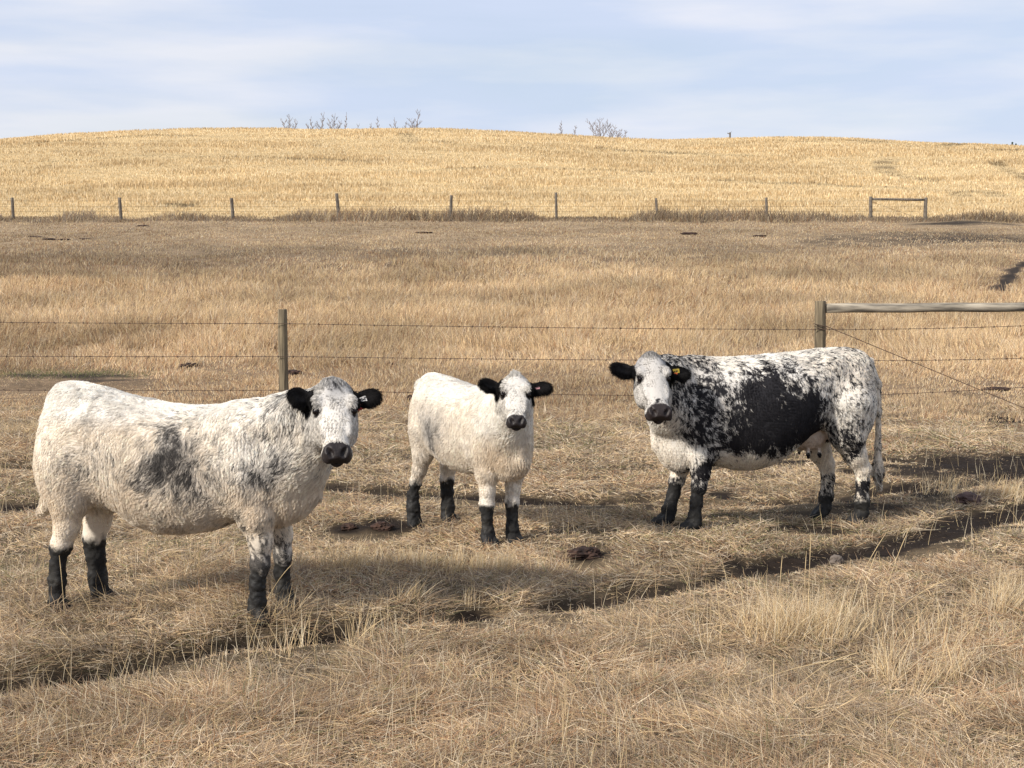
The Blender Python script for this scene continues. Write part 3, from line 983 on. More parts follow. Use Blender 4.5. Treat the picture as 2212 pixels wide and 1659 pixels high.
lump('rock', 2091, 1088, .125, .10, .055, M_ROCK, 'flat reddish brown rock in the trodden mud right of the black and white cow', 'rock', 1, None, rough=.3, sink=.2)
lump('stone', 1806, 1218, .045, .04, .036, M_STONE, 'pale pointed stone lying in the dark muddy track', 'stone', 2, None, rough=.3, sink=.2)
G = 'dung pats lying in the grass'
for (px, py, rx, rz, lab) in (
        (1262, 1205, .135, .050, 'large dark crumbly dung pat in front of the gap between calf and cow'),
        (1540, 1198, .07, .030, 'small brown dung pat below the front feet of the black and white cow'),
        (1562, 1206, .05, .018, 'flat dung crumb right of the small brown pat'),
        (755, 1144, .06, .028, 'dark dung pat nearest the chest of the large heifer'),
        (826, 1143, .075, .035, 'dark dung pat between the large heifer and the middle calf'),
        (1330, 1192, .035, .012, 'thin dung crumb right of the large crumbly pat'),
        (408, 795, .17, .045, 'dark dung pile in the grass above the back of the large heifer'),
        (633, 809, .14, .05, 'dark dung pile right of the near round post'),
        (842, 792, .13, .04, 'dark dung pile in the grass between the near post and the middle calf'),
        (1268, 875, .12, .03, 'brown dung pat by the fence line between calf and cow'),
        (1286, 814, .13, .03, 'brown dung pat beyond the fence between calf and cow'),
        (2190, 775, .16, .05, 'dark dung pile beyond the fence near the right edge'),
        (2150, 843, .18, .035, 'flat dark dung pile just beyond the fence near the right edge'),
        (886, 866, .06, .05, 'dark dung lump just left of the rump of the middle calf'),
        (310, 490, .35, .06, 'tiny dark pile near the second distant post'),
        (1487, 506, .42, .07, 'dark pile in the far pasture, left of two'),
        (1640, 512, .35, .06, 'dark pile in the far pasture, right of two'),
        (915, 504, .5, .05, 'dark pile in the far pasture above the middle calf'),
        (1650, 470 + 40, .0, .0, None)):
    if lab is None: continue
    lump('dung_pat', px, py, rx, rx * .8, rz, M_DUNG, lab, 'dung', int(px) % 97 + 3, G, sub=4 if py > 780 else 3, rough=.55, sink=.3)
for i, (px, py) in enumerate(((75, 513), (105, 518), (140, 519), (185, 518))):
    lump('dung_pat', px, py, .35, .28, .05, M_DUNG, ['leftmost of four small dark piles in the far pasture at left', 'second from left of four small dark piles in the far pasture at left',
         'third from left of four small dark piles in the far pasture at left', 'rightmost of four small dark piles in the far pasture at left'][i], 'dung', 60 + i, G, sub=3, rough=.5, sink=.3)


# ------------------------------------------------------------------ cattle
def smin(a, b, k):
    h = np.maximum(k - np.abs(a - b), 0) / k
    return np.minimum(a, b) - h * h * k * 0.25


class Field:
    def __init__(s, lo, hi, h):
        s.lo = np.array(lo, np.float32); s.h = h
        s.n = np.ceil((np.array(hi) - lo) / h).astype(int) + 1
        s.F = np.full(s.n, 0.3, np.float32)
        s.ax = [s.lo[i] + h * np.arange(s.n[i], dtype=np.float32) for i in range(3)]

    def box(s, lo, hi):
        sl = []
        for i in range(3):
            a = int(max(0, math.floor((lo[i] - s.lo[i]) / s.h))); b = int(min(s.n[i], math.ceil((hi[i] - s.lo[i]) / s.h) + 1))
            if b <= a: return None
            sl.append(slice(a, b))
        return tuple(sl)

    def apply(s, fn, lo, hi, k, op='add', pad=None):
        pad = (k + 0.03) if pad is None else pad
        sl = s.box(np.array(lo) - pad, np.array(hi) + pad)
        if sl is None: return
        X, Y, Z = np.meshgrid(s.ax[0][sl[0]], s.ax[1][sl[1]], s.ax[2][sl[2]], indexing='ij')
        d = fn(X, Y, Z)
        if op == 'add':
            s.F[sl] = smin(s.F[sl], d, k)
        else:
            s.F[sl] = -smin(-s.F[sl], d, k)

    def cone(s, a, b, ra, rb, k=0.04):
        a = np.array(a, np.float32); b = np.array(b, np.float32)
        v = b - a; L2 = float(v @ v) + 1e-9

        def fn(X, Y, Z):
            t = np.clip(((X - a[0]) * v[0] + (Y - a[1]) * v[1] + (Z - a[2]) * v[2]) / L2, 0, 1)
            return np.sqrt((X - a[0] - t * v[0]) ** 2 + (Y - a[1] - t * v[1]) ** 2 + (Z - a[2] - t * v[2]) ** 2) - (ra + (rb - ra) * t)
        r = max(ra, rb)
        s.apply(fn, np.minimum(a, b) - r, np.maximum(a, b) + r, k)

    def chain(s, pts, k=0.04):
        for p, q in zip(pts[:-1], pts[1:]):
            s.cone(p[:3], q[:3], p[3], q[3], k)

    def ell(s, c, axes, R=None, k=0.04, op='add'):
        c = np.array(c, np.float32); ax = np.array(axes, np.float32)
        R = np.eye(3, dtype=np.float32) if R is None else np.array(R, np.float32)   # rows are the axes
        m = float(ax.max())

        def fn(X, Y, Z):
            dx, dy, dz = X - c[0], Y - c[1], Z - c[2]
            q0 = 0; q1 = 0
            for i in range(3):
                u = R[i, 0] * dx + R[i, 1] * dy + R[i, 2] * dz
                q0 = q0 + (u / ax[i]) ** 2; q1 = q1 + (u / ax[i] ** 2) ** 2
            l0 = np.sqrt(q0); l1 = np.sqrt(q1) + 1e-9
            return l0 * (l0 - 1) / l1
        s.apply(fn, c - m, c + m, k, op)

    def loft(s, st, O=(0, 0, 0), R=None, ex=2.3, k=0.05):
        """st rows: along, half width, top, bottom; frame rows: along, side, up"""
        st = np.array(st, np.float32)
        O = np.array(O, np.float32)
        R = np.eye(3, dtype=np.float32) if R is None else np.array(R, np.float32)
        x = np.linspace(st[0, 0], st[-1, 0], 200)
        ker = np.ones(9) / 9
        W, T, B = [np.convolve(np.pad(np.interp(x, st[:, 0], st[:, i]), 4, mode='edge'), ker, 'valid') for i in (1, 2, 3)]
        m = float(max(st[-1, 0] - st[0, 0], st[:, 1].max() * 2, np.abs(st[:, 2:]).max() * 1))

        def fn(X, Y, Z):
            dx, dy, dz = X - O[0], Y - O[1], Z - O[2]
            u = R[0, 0] * dx + R[0, 1] * dy + R[0, 2] * dz
            w = R[1, 0] * dx + R[1, 1] * dy + R[1, 2] * dz
            v = R[2, 0] * dx + R[2, 1] * dy + R[2, 2] * dz
            hw = np.interp(u, x, W).astype(np.float32); tt = np.interp(u, x, T).astype(np.float32); bb = np.interp(u, x, B).astype(np.float32)
            c = (tt + bb) * .5; hh = np.maximum((tt - bb) * .5, 0.01)
            r = (np.abs(w / hw) ** ex + np.abs((v - c) / hh) ** ex) ** (1 / ex)
            d = (r - 1) * np.minimum(hw, hh)
            e = np.maximum(st[0, 0] - u, u - st[-1, 0])
            return np.maximum(d, e)
        cs = []
        for u in (st[0, 0], st[-1, 0]):
            for w in (-st[:, 1].max(), st[:, 1].max()):
                for v in (st[:, 3].min(), st[:, 2].max()):
                    cs.append(O + R[0] * u + R[1] * w + R[2] * v)
        cs = np.array(cs)
        s.apply(fn, cs.min(0), cs.max(0), k)

    def mesh(s):
        F = s.F; S = F < 0
        c = [S[:-1, :-1, :-1], S[1:, :-1, :-1], S[:-1, 1:, :-1], S[1:, 1:, :-1], S[:-1, :-1, 1:], S[1:, :-1, 1:], S[:-1, 1:, 1:], S[1:, 1:, 1:]]
        cnt = sum(q.astype(np.int8) for q in c)
        act = (cnt > 0) & (cnt < 8)
        I = np.argwhere(act)
        vid = np.full(act.shape, -1, np.int32); vid[act] = np.arange(len(I))
        offs = np.array([[0, 0, 0], [1, 0, 0], [0, 1, 0], [1, 1, 0], [0, 0, 1], [1, 0, 1], [0, 1, 1], [1, 1, 1]])
        val = np.stack([F[I[:, 0] + o[0], I[:, 1] + o[1], I[:, 2] + o[2]] for o in offs], 1)
        P = np.zeros((len(I), 3)); W = np.zeros(len(I))
        for a, b in ((0, 1), (2, 3), (4, 5), (6, 7), (0, 2), (1, 3), (4, 6), (5, 7), (0, 4), (1, 5), (2, 6), (3, 7)):
            va, vb = val[:, a], val[:, b]
            x = (va < 0) != (vb < 0)
            t = np.where(x, va / np.where(x, va - vb, 1), 0)[:, None]
            p = offs[a] + t * (offs[b] - offs[a])
            P += p * x[:, None]; W += x
        V = s.lo + (I + P / W[:, None]) * s.h
        faces = []
        for ax in range(3):
            o1, o2 = [(1, 2), (2, 0), (0, 1)][ax]
            sa = [slice(None)] * 3; sb = [slice(None)] * 3
            sa[ax] = slice(None, -1); sb[ax] = slice(1, None)
            A_, B_ = S[tuple(sa)], S[tuple(sb)]
            E = np.argwhere(A_ != B_)
            E = E[(E[:, o1] > 0) & (E[:, o2] > 0) & (E[:, o1] < s.n[o1] - 1) & (E[:, o2] < s.n[o2] - 1)]
            ins = A_[E[:, 0], E[:, 1], E[:, 2]]
            q = []
            for d1, d2 in ((1, 1), (0, 1), (0, 0), (1, 0)):
                J = E.copy(); J[:, o1] -= d1; J[:, o2] -= d2
                q.append(vid[J[:, 0], J[:, 1], J[:, 2]])
            q = np.stack(q, 1)
            q[~ins] = q[~ins][:, ::-1]
            faces.append(q)
        Fc = np.concatenate(faces)
        return V, Fc


def relax(V, Fc, it=2, lam=0.5):
    e = np.concatenate([Fc[:, [0, 1]], Fc[:, [1, 2]], Fc[:, [2, 3]], Fc[:, [3, 0]]])
    for _ in range(it):
        acc = np.zeros_like(V); n = np.zeros(len(V))
        for a, b in ((0, 1), (1, 0)):
            for i in range(3):
                acc[:, i] += np.bincount(e[:, a], V[e[:, b], i], len(V))
            n += np.bincount(e[:, a], minlength=len(V))
        V = V * (1 - lam) + lam * acc / n[:, None]
    return V


def vnormals(V, Fc):
    n = np.cross(V[Fc[:, 2]] - V[Fc[:, 0]], V[Fc[:, 3]] - V[Fc[:, 1]])
    N = np.zeros_like(V)
    for k in range(4):
        for i in range(3):
            N[:, i] += np.bincount(Fc[:, k], n[:, i], len(V))
    return N / (np.linalg.norm(N, axis=1, keepdims=True) + 1e-12)


def nrm(v):
    return v / (np.linalg.norm(v, axis=-1, keepdims=True) + 1e-9)


def body_mat():
    m, nt, p, out = new_mat('hide')
    a = nt.nodes.new('ShaderNodeAttribute'); a.attribute_name = 'col'
    g = nt.nodes.new('ShaderNodeAttribute'); g.attribute_name = 'gloss'
    r = nt.nodes.new('ShaderNodeMapRange'); r.inputs['To Min'].default_value = 0.85; r.inputs['To Max'].default_value = 0.44
    t = nt.nodes.new('ShaderNodeTexCoord')
    n = nt.nodes.new('ShaderNodeTexNoise'); n.inputs['Scale'].default_value = 60; n.inputs['Detail'].default_value = 5
    b = nt.nodes.new('ShaderNodeBump'); b.inputs['Strength'].default_value = 0.6; b.inputs['Distance'].default_value = 0.006
    l = nt.links.new
    l(a.outputs['Color'], p.inputs['Base Color']); l(g.outputs['Fac'], r.inputs['Value']); l(r.outputs['Result'], p.inputs['Roughness'])
    l(t.outputs['Object'], n.inputs['Vector']); l(n.outputs['Fac'], b.inputs['Height']); l(b.outputs['Normal'], p.inputs['Normal'])
    p.inputs['Specular IOR Level'].default_value = 0.28
    return m


M_HIDE = body_mat()


def plain(name, c, rough, spec=0.5):
    m, nt, p, out = new_mat(name)
    n = nt.nodes.new('ShaderNodeTexNoise'); n.inputs['Scale'].default_value = 25
    mr = nt.nodes.new('ShaderNodeMapRange'); mr.inputs['To Min'].default_value = .8; mr.inputs['To Max'].default_value = 1.2
    s_ = nt.nodes.new('ShaderNodeVectorMath'); s_.operation = 'SCALE'; s_.inputs[0].default_value = c
    nt.links.new(n.outputs['Fac'], mr.inputs['Value']); nt.links.new(mr.outputs['Result'], s_.inputs['Scale'])
    nt.links.new(s_.outputs['Vector'], p.inputs['Base Color'])
    p.inputs['Roughness'].default_value = rough; p.inputs['Specular IOR Level'].default_value = spec
    return m


M_EYE = plain('dark_eye', (0.006, 0.004, 0.004), 0.12, 0.25)
M_TAGW = plain('white_tag', (0.75, 0.73, 0.70), 0.4)
M_TAGY = plain('yellow_tag', (0.70, 0.52, 0.06), 0.4)
M_TAGR = plain('red_tag', (0.50, 0.045, 0.030), 0.4)
M_TAGO = plain('orange_tag', (0.65, 0.12, 0.03), 0.4)
M_TAGP = plain('pink_tag', (0.55, 0.28, 0.30), 0.4)
M_INK = plain('black_ink', (0.012, 0.012, 0.014), 0.5)

WHITE = np.array([0.885, 0.84, 0.765]); CREAM = np.array([0.80, 0.69, 0.545]); BLACK = np.array([0.020, 0.019, 0.022])
BLUEG = np.array([0.20, 0.205, 0.225]); MUD = np.array([0.013, 0.0125, 0.012]); BROWNB = np.array([0.030, 0.020, 0.018])


def idw(x, z, ctl, pw=3.0):
    ctl = np.array(ctl)
    num = 0; den = 0
    for cx, cz, v in ctl:
        w = 1 / ((x - cx) ** 2 + (z - cz) ** 2 + 0.0006) ** (pw / 2)
        num = num + w * v; den = den + w
    return num / den


def make_cow(P):
    H = P['head']
    h = P.get('h', 0.0085)
    fld = Field(P['lo'], P['hi'], h)
    fld.loft(P['torso'], ex=2.25, k=0.05)
    for sg_ in (-1, 1):
        for (hx, hy, hz, r_) in P.get('bones', []):
            fld.ell((hx, sg_ * hy, hz), (r_ * 1.5, r_, r_ * 1.1), k=.06)
    for e in P.get('masses', []):
        fld.ell(e[:3], e[3:6], k=e[6])
    for nk in P['neck']:
        fld.chain(nk, 0.09)
    for lg in P['legs']:
        fld.chain(lg['pts'], lg.get('k', 0.035))
        fx, fy = lg['pts'][-1][:2]
        tx = lg.get('toe', 0.035)
        hr = lg.get('hoof', 0.047)
        for sgn in (-1, 1):
            fld.cone((fx - 0.005, fy + sgn * .018, 0.075), (fx + tx, fy + sgn * .024, 0.02), hr * .72, hr * .80, 0.012)
        fld.cone((fx - .025, fy, .105), (fx - .038, fy, .092), .016, .012, .02)
    fld.chain(P['tail'], 0.03)
    # head frame
    u = nrm(np.array(H['dir'], float)); O = np.array(H['pos'], float); Lh = H['len']; q = Lh / 0.43
    w = nrm(np.cross([0, 0, 1], u)); v = np.cross(u, w)
    rl = H.get('roll', 0)
    w, v = w * math.cos(rl) + v * math.sin(rl), v * math.cos(rl) - w * math.sin(rl)
    R = np.stack([u, w, v])
    def hp(a, b, c): return O + u * a * Lh + w * b * q + v * c * q
    fw = H.get('wid', 1.0)
    mw = H.get('muz', 1.0)
    st = [(-.13, .05, -.015, -.09), (-.07, .092, .035, -.12), (.04, .112, .056, -.15), (.16, .117, .060, -.17), (.30, .114, .054, -.185), (.42, .101, .044, -.18),
          (.56, .084, .032, -.155), (.70, .072 * mw, .022, -.122), (.82, .070 * mw, .018, -.105), (.92, .071 * mw, .012, -.095), (.99, .064 * mw, .002, -.085), (1.04, .042 * mw, -.018, -.07)]
    fld.loft([(a * Lh, b * q * fw, c * q, d * q) for a, b, c, d in st], O, R, 2.5, 0.03)
    for sg in (-1, 1):
        fld.ell(hp(.25, sg * .088, .030), (.045 * q, .028 * q, .026 * q), R, 0.025)           # brow
        fld.ell(hp(.42, sg * .060, -.11), (.09 * q, .05 * q, .075 * q), R, 0.05)             # jaw muscle
        fld.ell(hp(.50, sg * .068, .000), (.10 * q, .018 * q, .018 * q), R, 0.02)             # cheek bone
        fld.ell(hp(.93, sg * .044 * mw, -.022), (.042 * q, .030 * q, .036 * q), R, 0.02)            # nostril wing
        fld.ell(hp(.35, sg * .112, .010), (.026 * q, .018 * q, .016 * q), R, 0.02, 'sub')     # eye socket
        fld.ell(hp(.93, sg * .060 * mw, -.060), (.050 * q, .024 * q, .022 * q), R, 0.02)             # lip corners
        fld.ell(hp(1.0, sg * .034 * mw, -.008), (.026 * q, .013 * q, .016 * q), R, 0.008, 'sub')
        fld.ell(hp(.97, sg * .048 * mw, .004), (.026 * q, .011 * q, .012 * q), R, 0.008, 'sub')
    fld.ell(hp(.92, 0, -.092), (.050 * q, .038 * q, .024 * q), R, 0.02)                        # chin and lower lip
    fld.ell(hp(1.0, 0, -.074), (.06 * q, .075 * q, .005 * q), R, 0.008, 'sub')                 # mouth line
    fld.ell(hp(-.02, 0, .01), (.06 * q, .055 * q, .05 * q), R, 0.05)                           # poll
    ears = []
    for sg, ed in zip((1, -1), H['ears']):
        # ear: a leaf shaped cup. ed = (side, up, forward, length)
        e = nrm(w * sg * ed[0] + np.array([0, 0, 1.0]) * ed[1] + v * ed[2])
        nfront = nrm(v * 1.0 - u * 0.15 + w * sg * -0.1); nfront = nrm(nfront - e * (nfront @ e)); t2 = np.cross(e, nfront)
        root = hp(.10, sg * .098, -.035)
        Le = ed[3]
        RE = np.stack([e, t2, nfront])
        fld.cone(root - e * .03, root + e * .03, .026 * q, .028 * q, .03)
        fld.ell(root + e * (Le * .55), (Le * .50, P.get('earh', .062) * q, .020), RE, 0.02)
        fld.ell(root + e * (Le * .56) + nfront * .019, (Le * .34, .046 * q, .014), RE, 0.01, 'sub')
        ears.append((root, e, t2, nfront, Le))
    for e in P.get('extra', []):
        fld.ell(e[:3], e[3:6], k=e[6])
    # stand on the ground
    fld.F = np.maximum(fld.F, -(fld.ax[2][None, None, :] + 0.01) * np.ones_like(fld.F))
    V, Fc = fld.mesh()
    V = relax(V, Fc, 2, 0.5)
    N = vnormals(V, Fc)
    mudtop = P['mudtop'](V)
    mk = sstep(0.03, -0.02, V[:, 2] - mudtop - (fbm3(V, 26, 4, 3) - .5) * 0.11)
    V = V + N * (mk * ((fbm3(V, 21, 8, 2) - 0.45) * 0.014 + (fbm3(V, 62, 9, 2) - .45) * .016))[:, None]
    N = vnormals(V, Fc)

    root = tag(empty(P['name'], P['loc'], P['rz']), P['label'], P['cat'], 'cattle standing in the pasture')

    def head_coords(X):
        d = X - O
        return (d @ u) / Lh, (d @ w) / q, (d @ v) / q

    def ear_mask(X):
        m = np.zeros(len(X))
        for (r0, e, t2, nf, Le) in ears:
            d = X - r0
            a = d @ e; b = d @ t2; c = d @ nf
            m = np.maximum(m, (a > 0.012) * (a < Le * 1.3) * (np.abs(b) < .085) * (np.abs(c) < .06))
        return m

    hcx = O + u * Lh * .45

    def is_head(X):
        a, b, c = head_coords(X)
        inside = (a > -.16) & (a < 1.2) & (np.abs(b) < .15) & (c > -.23 - .0 * a) & (c < .12)
        return inside | (ear_mask(X) > .5)

    def coat(X, hair=False):
        n = len(X)
        rnd = rng.random(n) if hair else np.full(n, .5)
        sf = P.get('spotf', 1.0)
        wx = X[:, 0] + .35 * X[:, 2] + (noise3(X[:, 0] * 12, X[:, 1] * 12, X[:, 2] * 12, 18) - .5) * .05
        spot = 0.5 * noise3(wx * 46 * sf, X[:, 1] * 46 * sf, X[:, 2] * 24 * sf, 12) + 0.5 * noise3(wx * 100 * sf, X[:, 1] * 100 * sf, X[:, 2] * 50 * sf, 13)
        spot = np.clip((spot - .5) * 1.6 + .5, .05, .90)
        if hair: spot = np.clip(spot + (rnd - .5) * P.get('roan', .30), .04, .96)
        pb = np.clip(P['black'](X), -.1, 1.15)
        hd = is_head(X)
        a, b, c = head_coords(X)
        em = ear_mask(X)
        ph = P['headblack'](a, b, c, X)
        pb = np.where(hd, ph, pb)
        ws = P.get('soft', .10)
        k = sstep(-ws, ws, pb - spot) * P.get('dens', 1.0)
        # pale coat: white to cream
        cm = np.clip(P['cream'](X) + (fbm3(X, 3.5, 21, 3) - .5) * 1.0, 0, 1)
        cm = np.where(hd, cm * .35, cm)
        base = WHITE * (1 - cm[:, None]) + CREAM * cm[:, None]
        gm = np.clip(P['grey'](X, hd, a, b, c), 0, 1)[:, None]
        base = base * (1 - gm * .72) + BLUEG * gm * .72
        dirt = sstep(.55, .75, fbm3(X, 9, 31, 3))[:, None] * .10
        base = base * (1 - dirt)
        bl = P.get('blackcol', BLACK)
        col = base * (1 - k[:, None]) + bl * k[:, None]
        col = np.where(em[:, None] > .5, np.array([0.007, 0.006, 0.006]), col)
        ud = P.get('udder', lambda X: np.zeros(len(X)))(X)[:, None]
        col = col * (1 - ud) + np.array([.62, .50, .40]) * ud
        # muzzle skin
        muz = muzzle(X)
        col = col * (1 - muz[:, None]) + P.get('nosecol', np.array([0.018, 0.014, 0.014])) * muz[:, None]
        if hair: col = col * (0.88 + 0.24 * rng.random(n))[:, None]
        return col, em, hd, muz

    def muzzle(X):
        a, b, c = head_coords(X)
        edge = .845 + .035 * np.abs(b / .06) ** 2 - .05 * sstep(-.05, -.09, c) * 0
        side = (np.abs(b) < .12) & (c > -.2) & (c < .1)
        lower = (c < -.085)
        m = sstep(-.012, .012, a - np.where(lower, .80 + 0 * a, edge) + (noise3(X[:, 0] * 60, X[:, 1] * 60, X[:, 2] * 60, 3) - .5) * .03) * side * (a < 1.15)
        return m

    col, em, hd, muz = coat(V)
    # eye surround
    a, b, c = head_coords(V)
    eyed = np.minimum(np.hypot((a - .35) * Lh, np.hypot(b - .102, c - .012) * q * .9), np.hypot((a - .35) * Lh, np.hypot(b + .102, c - .012) * q * .9))
    eslant = np.minimum(*[np.hypot((a - .35 - .22 * (.102 - sg_ * b) / .1) * Lh * 1.15, (sg_ * b - .100) * q * .62) + 9 * (sg_ * b < 0) for sg_ in (1, -1)])
    er = np.maximum(sstep(.042, .029, eyed), sstep(.022, .012, eslant)) * hd
    col = col * (1 - er[:, None]) + np.array([.02, .016, .015]) * er[:, None]
    mudc = MUD * (.6 + 1.0 * fbm3(V, 40, 44, 2))[:, None] + np.array([.009, .008, .006]) * sstep(.5, .7, fbm3(V, 14, 46, 2))[:, None]
    col = col * (1 - mk[:, None]) + mudc * mk[:, None]
    gloss = np.clip(muz * .85 + mk * .30 * sstep(.42, .6, fbm3(V, 18, 48, 2)) * 2, 0, 1)
    mesh_obj('body', V, Fc, M_HIDE, root, True, {'col': col.astype(np.float32) * np.where(muz + mk > .5, 1, .80)[:, None], 'gloss': gloss})

    # eyes
    import bmesh
    for sg in (1, -1):
        me = bpy.data.meshes.new('eye'); bm = bmesh.new(); bmesh.ops.create_uvsphere(bm, u_segments=20, v_segments=14, radius=.0205 * q)
        for f in bm.faces: f.smooth = True
        bm.to_mesh(me); bm.free(); me.materials.append(M_EYE)
        o = bpy.data.objects.new('eye', me); COL.objects.link(o); o.parent = root; o.location = hp(.35, sg * .0955 * fw, .010)
    # ear tag in the cow's left ear
    r0, e, t2, nf, Le = ears[0]
    T = P['tagm']
    up = np.array([0, 0, 1.0])
    c0 = r0 + e * (Le * T[2]) - up * T[3] + nf * T[7]
    tx = nrm(np.array(T[4][0]) @ np.stack([e, up, nf])); ty = nrm(np.cross(np.cross(tx, nrm(np.array(T[4][1]) @ np.stack([e, up, nf]))), tx)); tz = np.cross(tx, ty)

    def plate(c, tx, ty, tz, wx, wy, th, m, name, parent=root):
        r_ = .2 * min(wx, wy)
        out = []
        for cx_, cy_, a0 in ((wx - r_, wy - r_, 0), (-wx + r_, wy - r_, 90), (-wx + r_, -wy + r_, 180), (wx - r_, -wy + r_, 270)):
            for k in range(4):
                an = math.radians(a0 + 30 * k)
                out.append((cx_ + r_ * math.cos(an), cy_ + r_ * math.sin(an)))
        n = len(out)
        vs = [tuple(c + tx * x + ty * y + tz * th * .5) for x, y in out] + [tuple(c + tx * x + ty * y - tz * th * .5) for x, y in out]
        fs = [tuple(range(n)), tuple(range(2 * n - 1, n - 1, -1))] + [(i, n + i, n + (i + 1) % n, (i + 1) % n) for i in range(n)]
        return mesh_obj(name, vs, fs, m, parent, False)
    tg = plate(c0, tx, ty, tz, T[5], T[6], .003, T[0], 'ear_tag')
    rt = plate(c0 - ty * (T[6] * 1.35) - tx * T[5] * .8 + tz * .008, tx, ty, tz, T[5] * 1.0, T[6] * .75, .003, T[1], 'ear_tag')
    mb = MB()
    for (x0, y0, x1, y1) in P['glyph']:
        d = np.array([x1 - x0, y1 - y0]); L_ = np.hypot(*d); nn = np.array([-d[1], d[0]]) / L_ * P.get('glyphw', .10)
        q4 = [(x0 - nn[0], y0 - nn[1]), (x1 - nn[0], y1 - nn[1]), (x1 + nn[0], y1 + nn[1]), (x0 + nn[0], y0 + nn[1])]
        f_ = [tuple(c0 + tx * x * T[5] + ty * y * T[6] + tz * .0022) for x, y in q4]; g_ = [tuple(c0 + tx * x * T[5] + ty * y * T[6] + tz * .0008) for x, y in q4]
        mb.add((f_ + g_, [(0, 1, 2, 3), (0, 4, 5, 1), (1, 5, 6, 2), (2, 6, 7, 3), (3, 7, 4, 0)]))
    mb.build('tag_number', M_INK, tg, False)

    if not FUR: return root
    # ---------------- fur strands
    tri = np.concatenate([Fc[:, [0, 1, 2]], Fc[:, [0, 2, 3]]])
    ar = np.linalg.norm(np.cross(V[tri[:, 1]] - V[tri[:, 0]], V[tri[:, 2]] - V[tri[:, 0]]), axis=1) * .5
    hdv = is_head(V)[tri[:, 0]]
    wgt = ar * np.where(hdv, 2.6, 1.0) * np.where(ear_mask(V)[tri[:, 0]] > .5, 2.2, 1.0) * (V[tri[:, 0], 2] > .10)
    n = P['nhair']
    cdf = np.cumsum(wgt); cdf /= cdf[-1]
    ti = np.searchsorted(cdf, rng.random(n)).clip(0, len(tri) - 1)
    r1_, r2_ = rng.random(n), rng.random(n); f = r1_ + r2_ > 1; r1_[f] = 1 - r1_[f]; r2_[f] = 1 - r2_[f]
    T0 = tri[ti]
    X = V[T0[:, 0]] * (1 - r1_ - r2_)[:, None] + V[T0[:, 1]] * r1_[:, None] + V[T0[:, 2]] * r2_[:, None]
    NN = nrm(N[T0[:, 0]] * (1 - r1_ - r2_)[:, None] + N[T0[:, 1]] * r1_[:, None] + N[T0[:, 2]] * r2_[:, None])
    mkx = sstep(0.03, -0.02, X[:, 2] - P['mudtop'](X) - (fbm3(X, 26, 4, 3) - .5) * 0.11)
    col, em, hd, muz = coat(X, True)
    a, b, c = head_coords(X)
    eyed = np.minimum(np.hypot((a - .35) * Lh, np.hypot(b - .102, c - .012) * q * .9), np.hypot((a - .35) * Lh, np.hypot(b + .102, c - .012) * q * .9))
    keep = (muz < .4) & ~((eyed < .030) & hd) & (rng.random(n) > mkx * 1.15)
    X, NN, col, em, hd, a, b, c = [z_[keep] for z_ in (X, NN, col, em, hd, a, b, c)]
    mkx = mkx[keep]
    col = col * (1 - mkx[:, None] * .9)
    n = len(X)
    # direction field
    fl = np.stack([noise3(X[:, 0] * P['curlf'], X[:, 1] * P['curlf'], X[:, 2] * P['curlf'], 50 + i) - .5 for i in range(3)], 1) * 2
    fl2 = np.stack([noise3(X[:, 0] * 22, X[:, 1] * 22, X[:, 2] * 22, 60 + i) - .5 for i in range(3)], 1) * 2
    comb = np.array([-.55, 0, -.85])[None] + fl * P['curl'] + fl2 * .30
    hcomb = u[None] * (1.0 - 1.6 * sstep(.45, .0, a)[:, None]) * .9 + w[None] * (b * 9 + 0 * a)[:, None] + np.array([0, 0, -.25])[None] + fl2 * .55
    hcomb = hcomb + np.array([0, 0, 1.3])[None] * sstep(.14, -.02, a)[:, None] * sstep(.09, .04, np.abs(b))[:, None]
    comb = np.where(hd[:, None], hcomb, comb)
    # ear hair runs to the tip
    for sg, (r0, e, t2, nf, Le) in zip((1, -1), ears):
        d = X - r0
        k = (em > .5) & (d @ e > 0) & (np.abs(d @ nf) < .07)
        side = (X[:, None, :] * 0)
        comb = np.where(k[:, None], e[None] * .75 + t2[None] * ((d @ t2) * 20)[:, None] + np.array([0, 0, -.65])[None] + fl2 * .6, comb)
    comb = comb + rng.normal(0, .16, (n, 3))
    tang = nrm(comb - NN * (comb * NN).sum(1, keepdims=True))
    Lf = P['furlen'](X, hd, a, b, c) * (.65 + .6 * rng.random(n))
    Lf = np.where(em > .5, P.get('earfur', .030) * (.5 + 1.3 * rng.random(n) ** 2), Lf)
    lift = np.where(hd, .28, .26) + .14 * sstep(.5, .95, NN[:, 2]) + rng.normal(0, .08, n)
    lift = np.where(em > .5, .35, lift)
    lift = np.where((em > .5) & (np.abs(NN @ ears[0][3]) < .6), .62, lift)
    d0 = nrm(NN * lift[:, None] + tang * (1 - lift)[:, None])
    d1 = nrm(tang * .9 + NN * .10 + fl2 * .35 + np.array([0, 0, -.30])[None])
    K = 6
    t = np.linspace(0, 1, K)
    PT = np.empty((n, K, 3), np.float32)
    PT[:, 0] = X - NN * .002
    for i in range(1, K):
        dd = d0 * (1 - t[i]) + d1 * t[i]
        PT[:, i] = PT[:, i - 1] + dd * (Lf / (K - 1))[:, None]
    # locks: strands of one cell lean towards a common tip
    cs = np.where(hd, .013, P['lock'])[:, None]
    jit = np.stack([noise3(X[:, 0] * 40, X[:, 1] * 40, X[:, 2] * 40, 80 + i) - .5 for i in range(3)], 1) * .012
    key = np.floor((X + jit) / cs).astype(np.int64)
    key = key + 1000
    kk = ((key[:, 0] * 4096 + key[:, 1]) * 4096 + key[:, 2]) * 2 + hd
    _, inv = np.unique(kk, return_inverse=True)
    m_ = inv.max() + 1
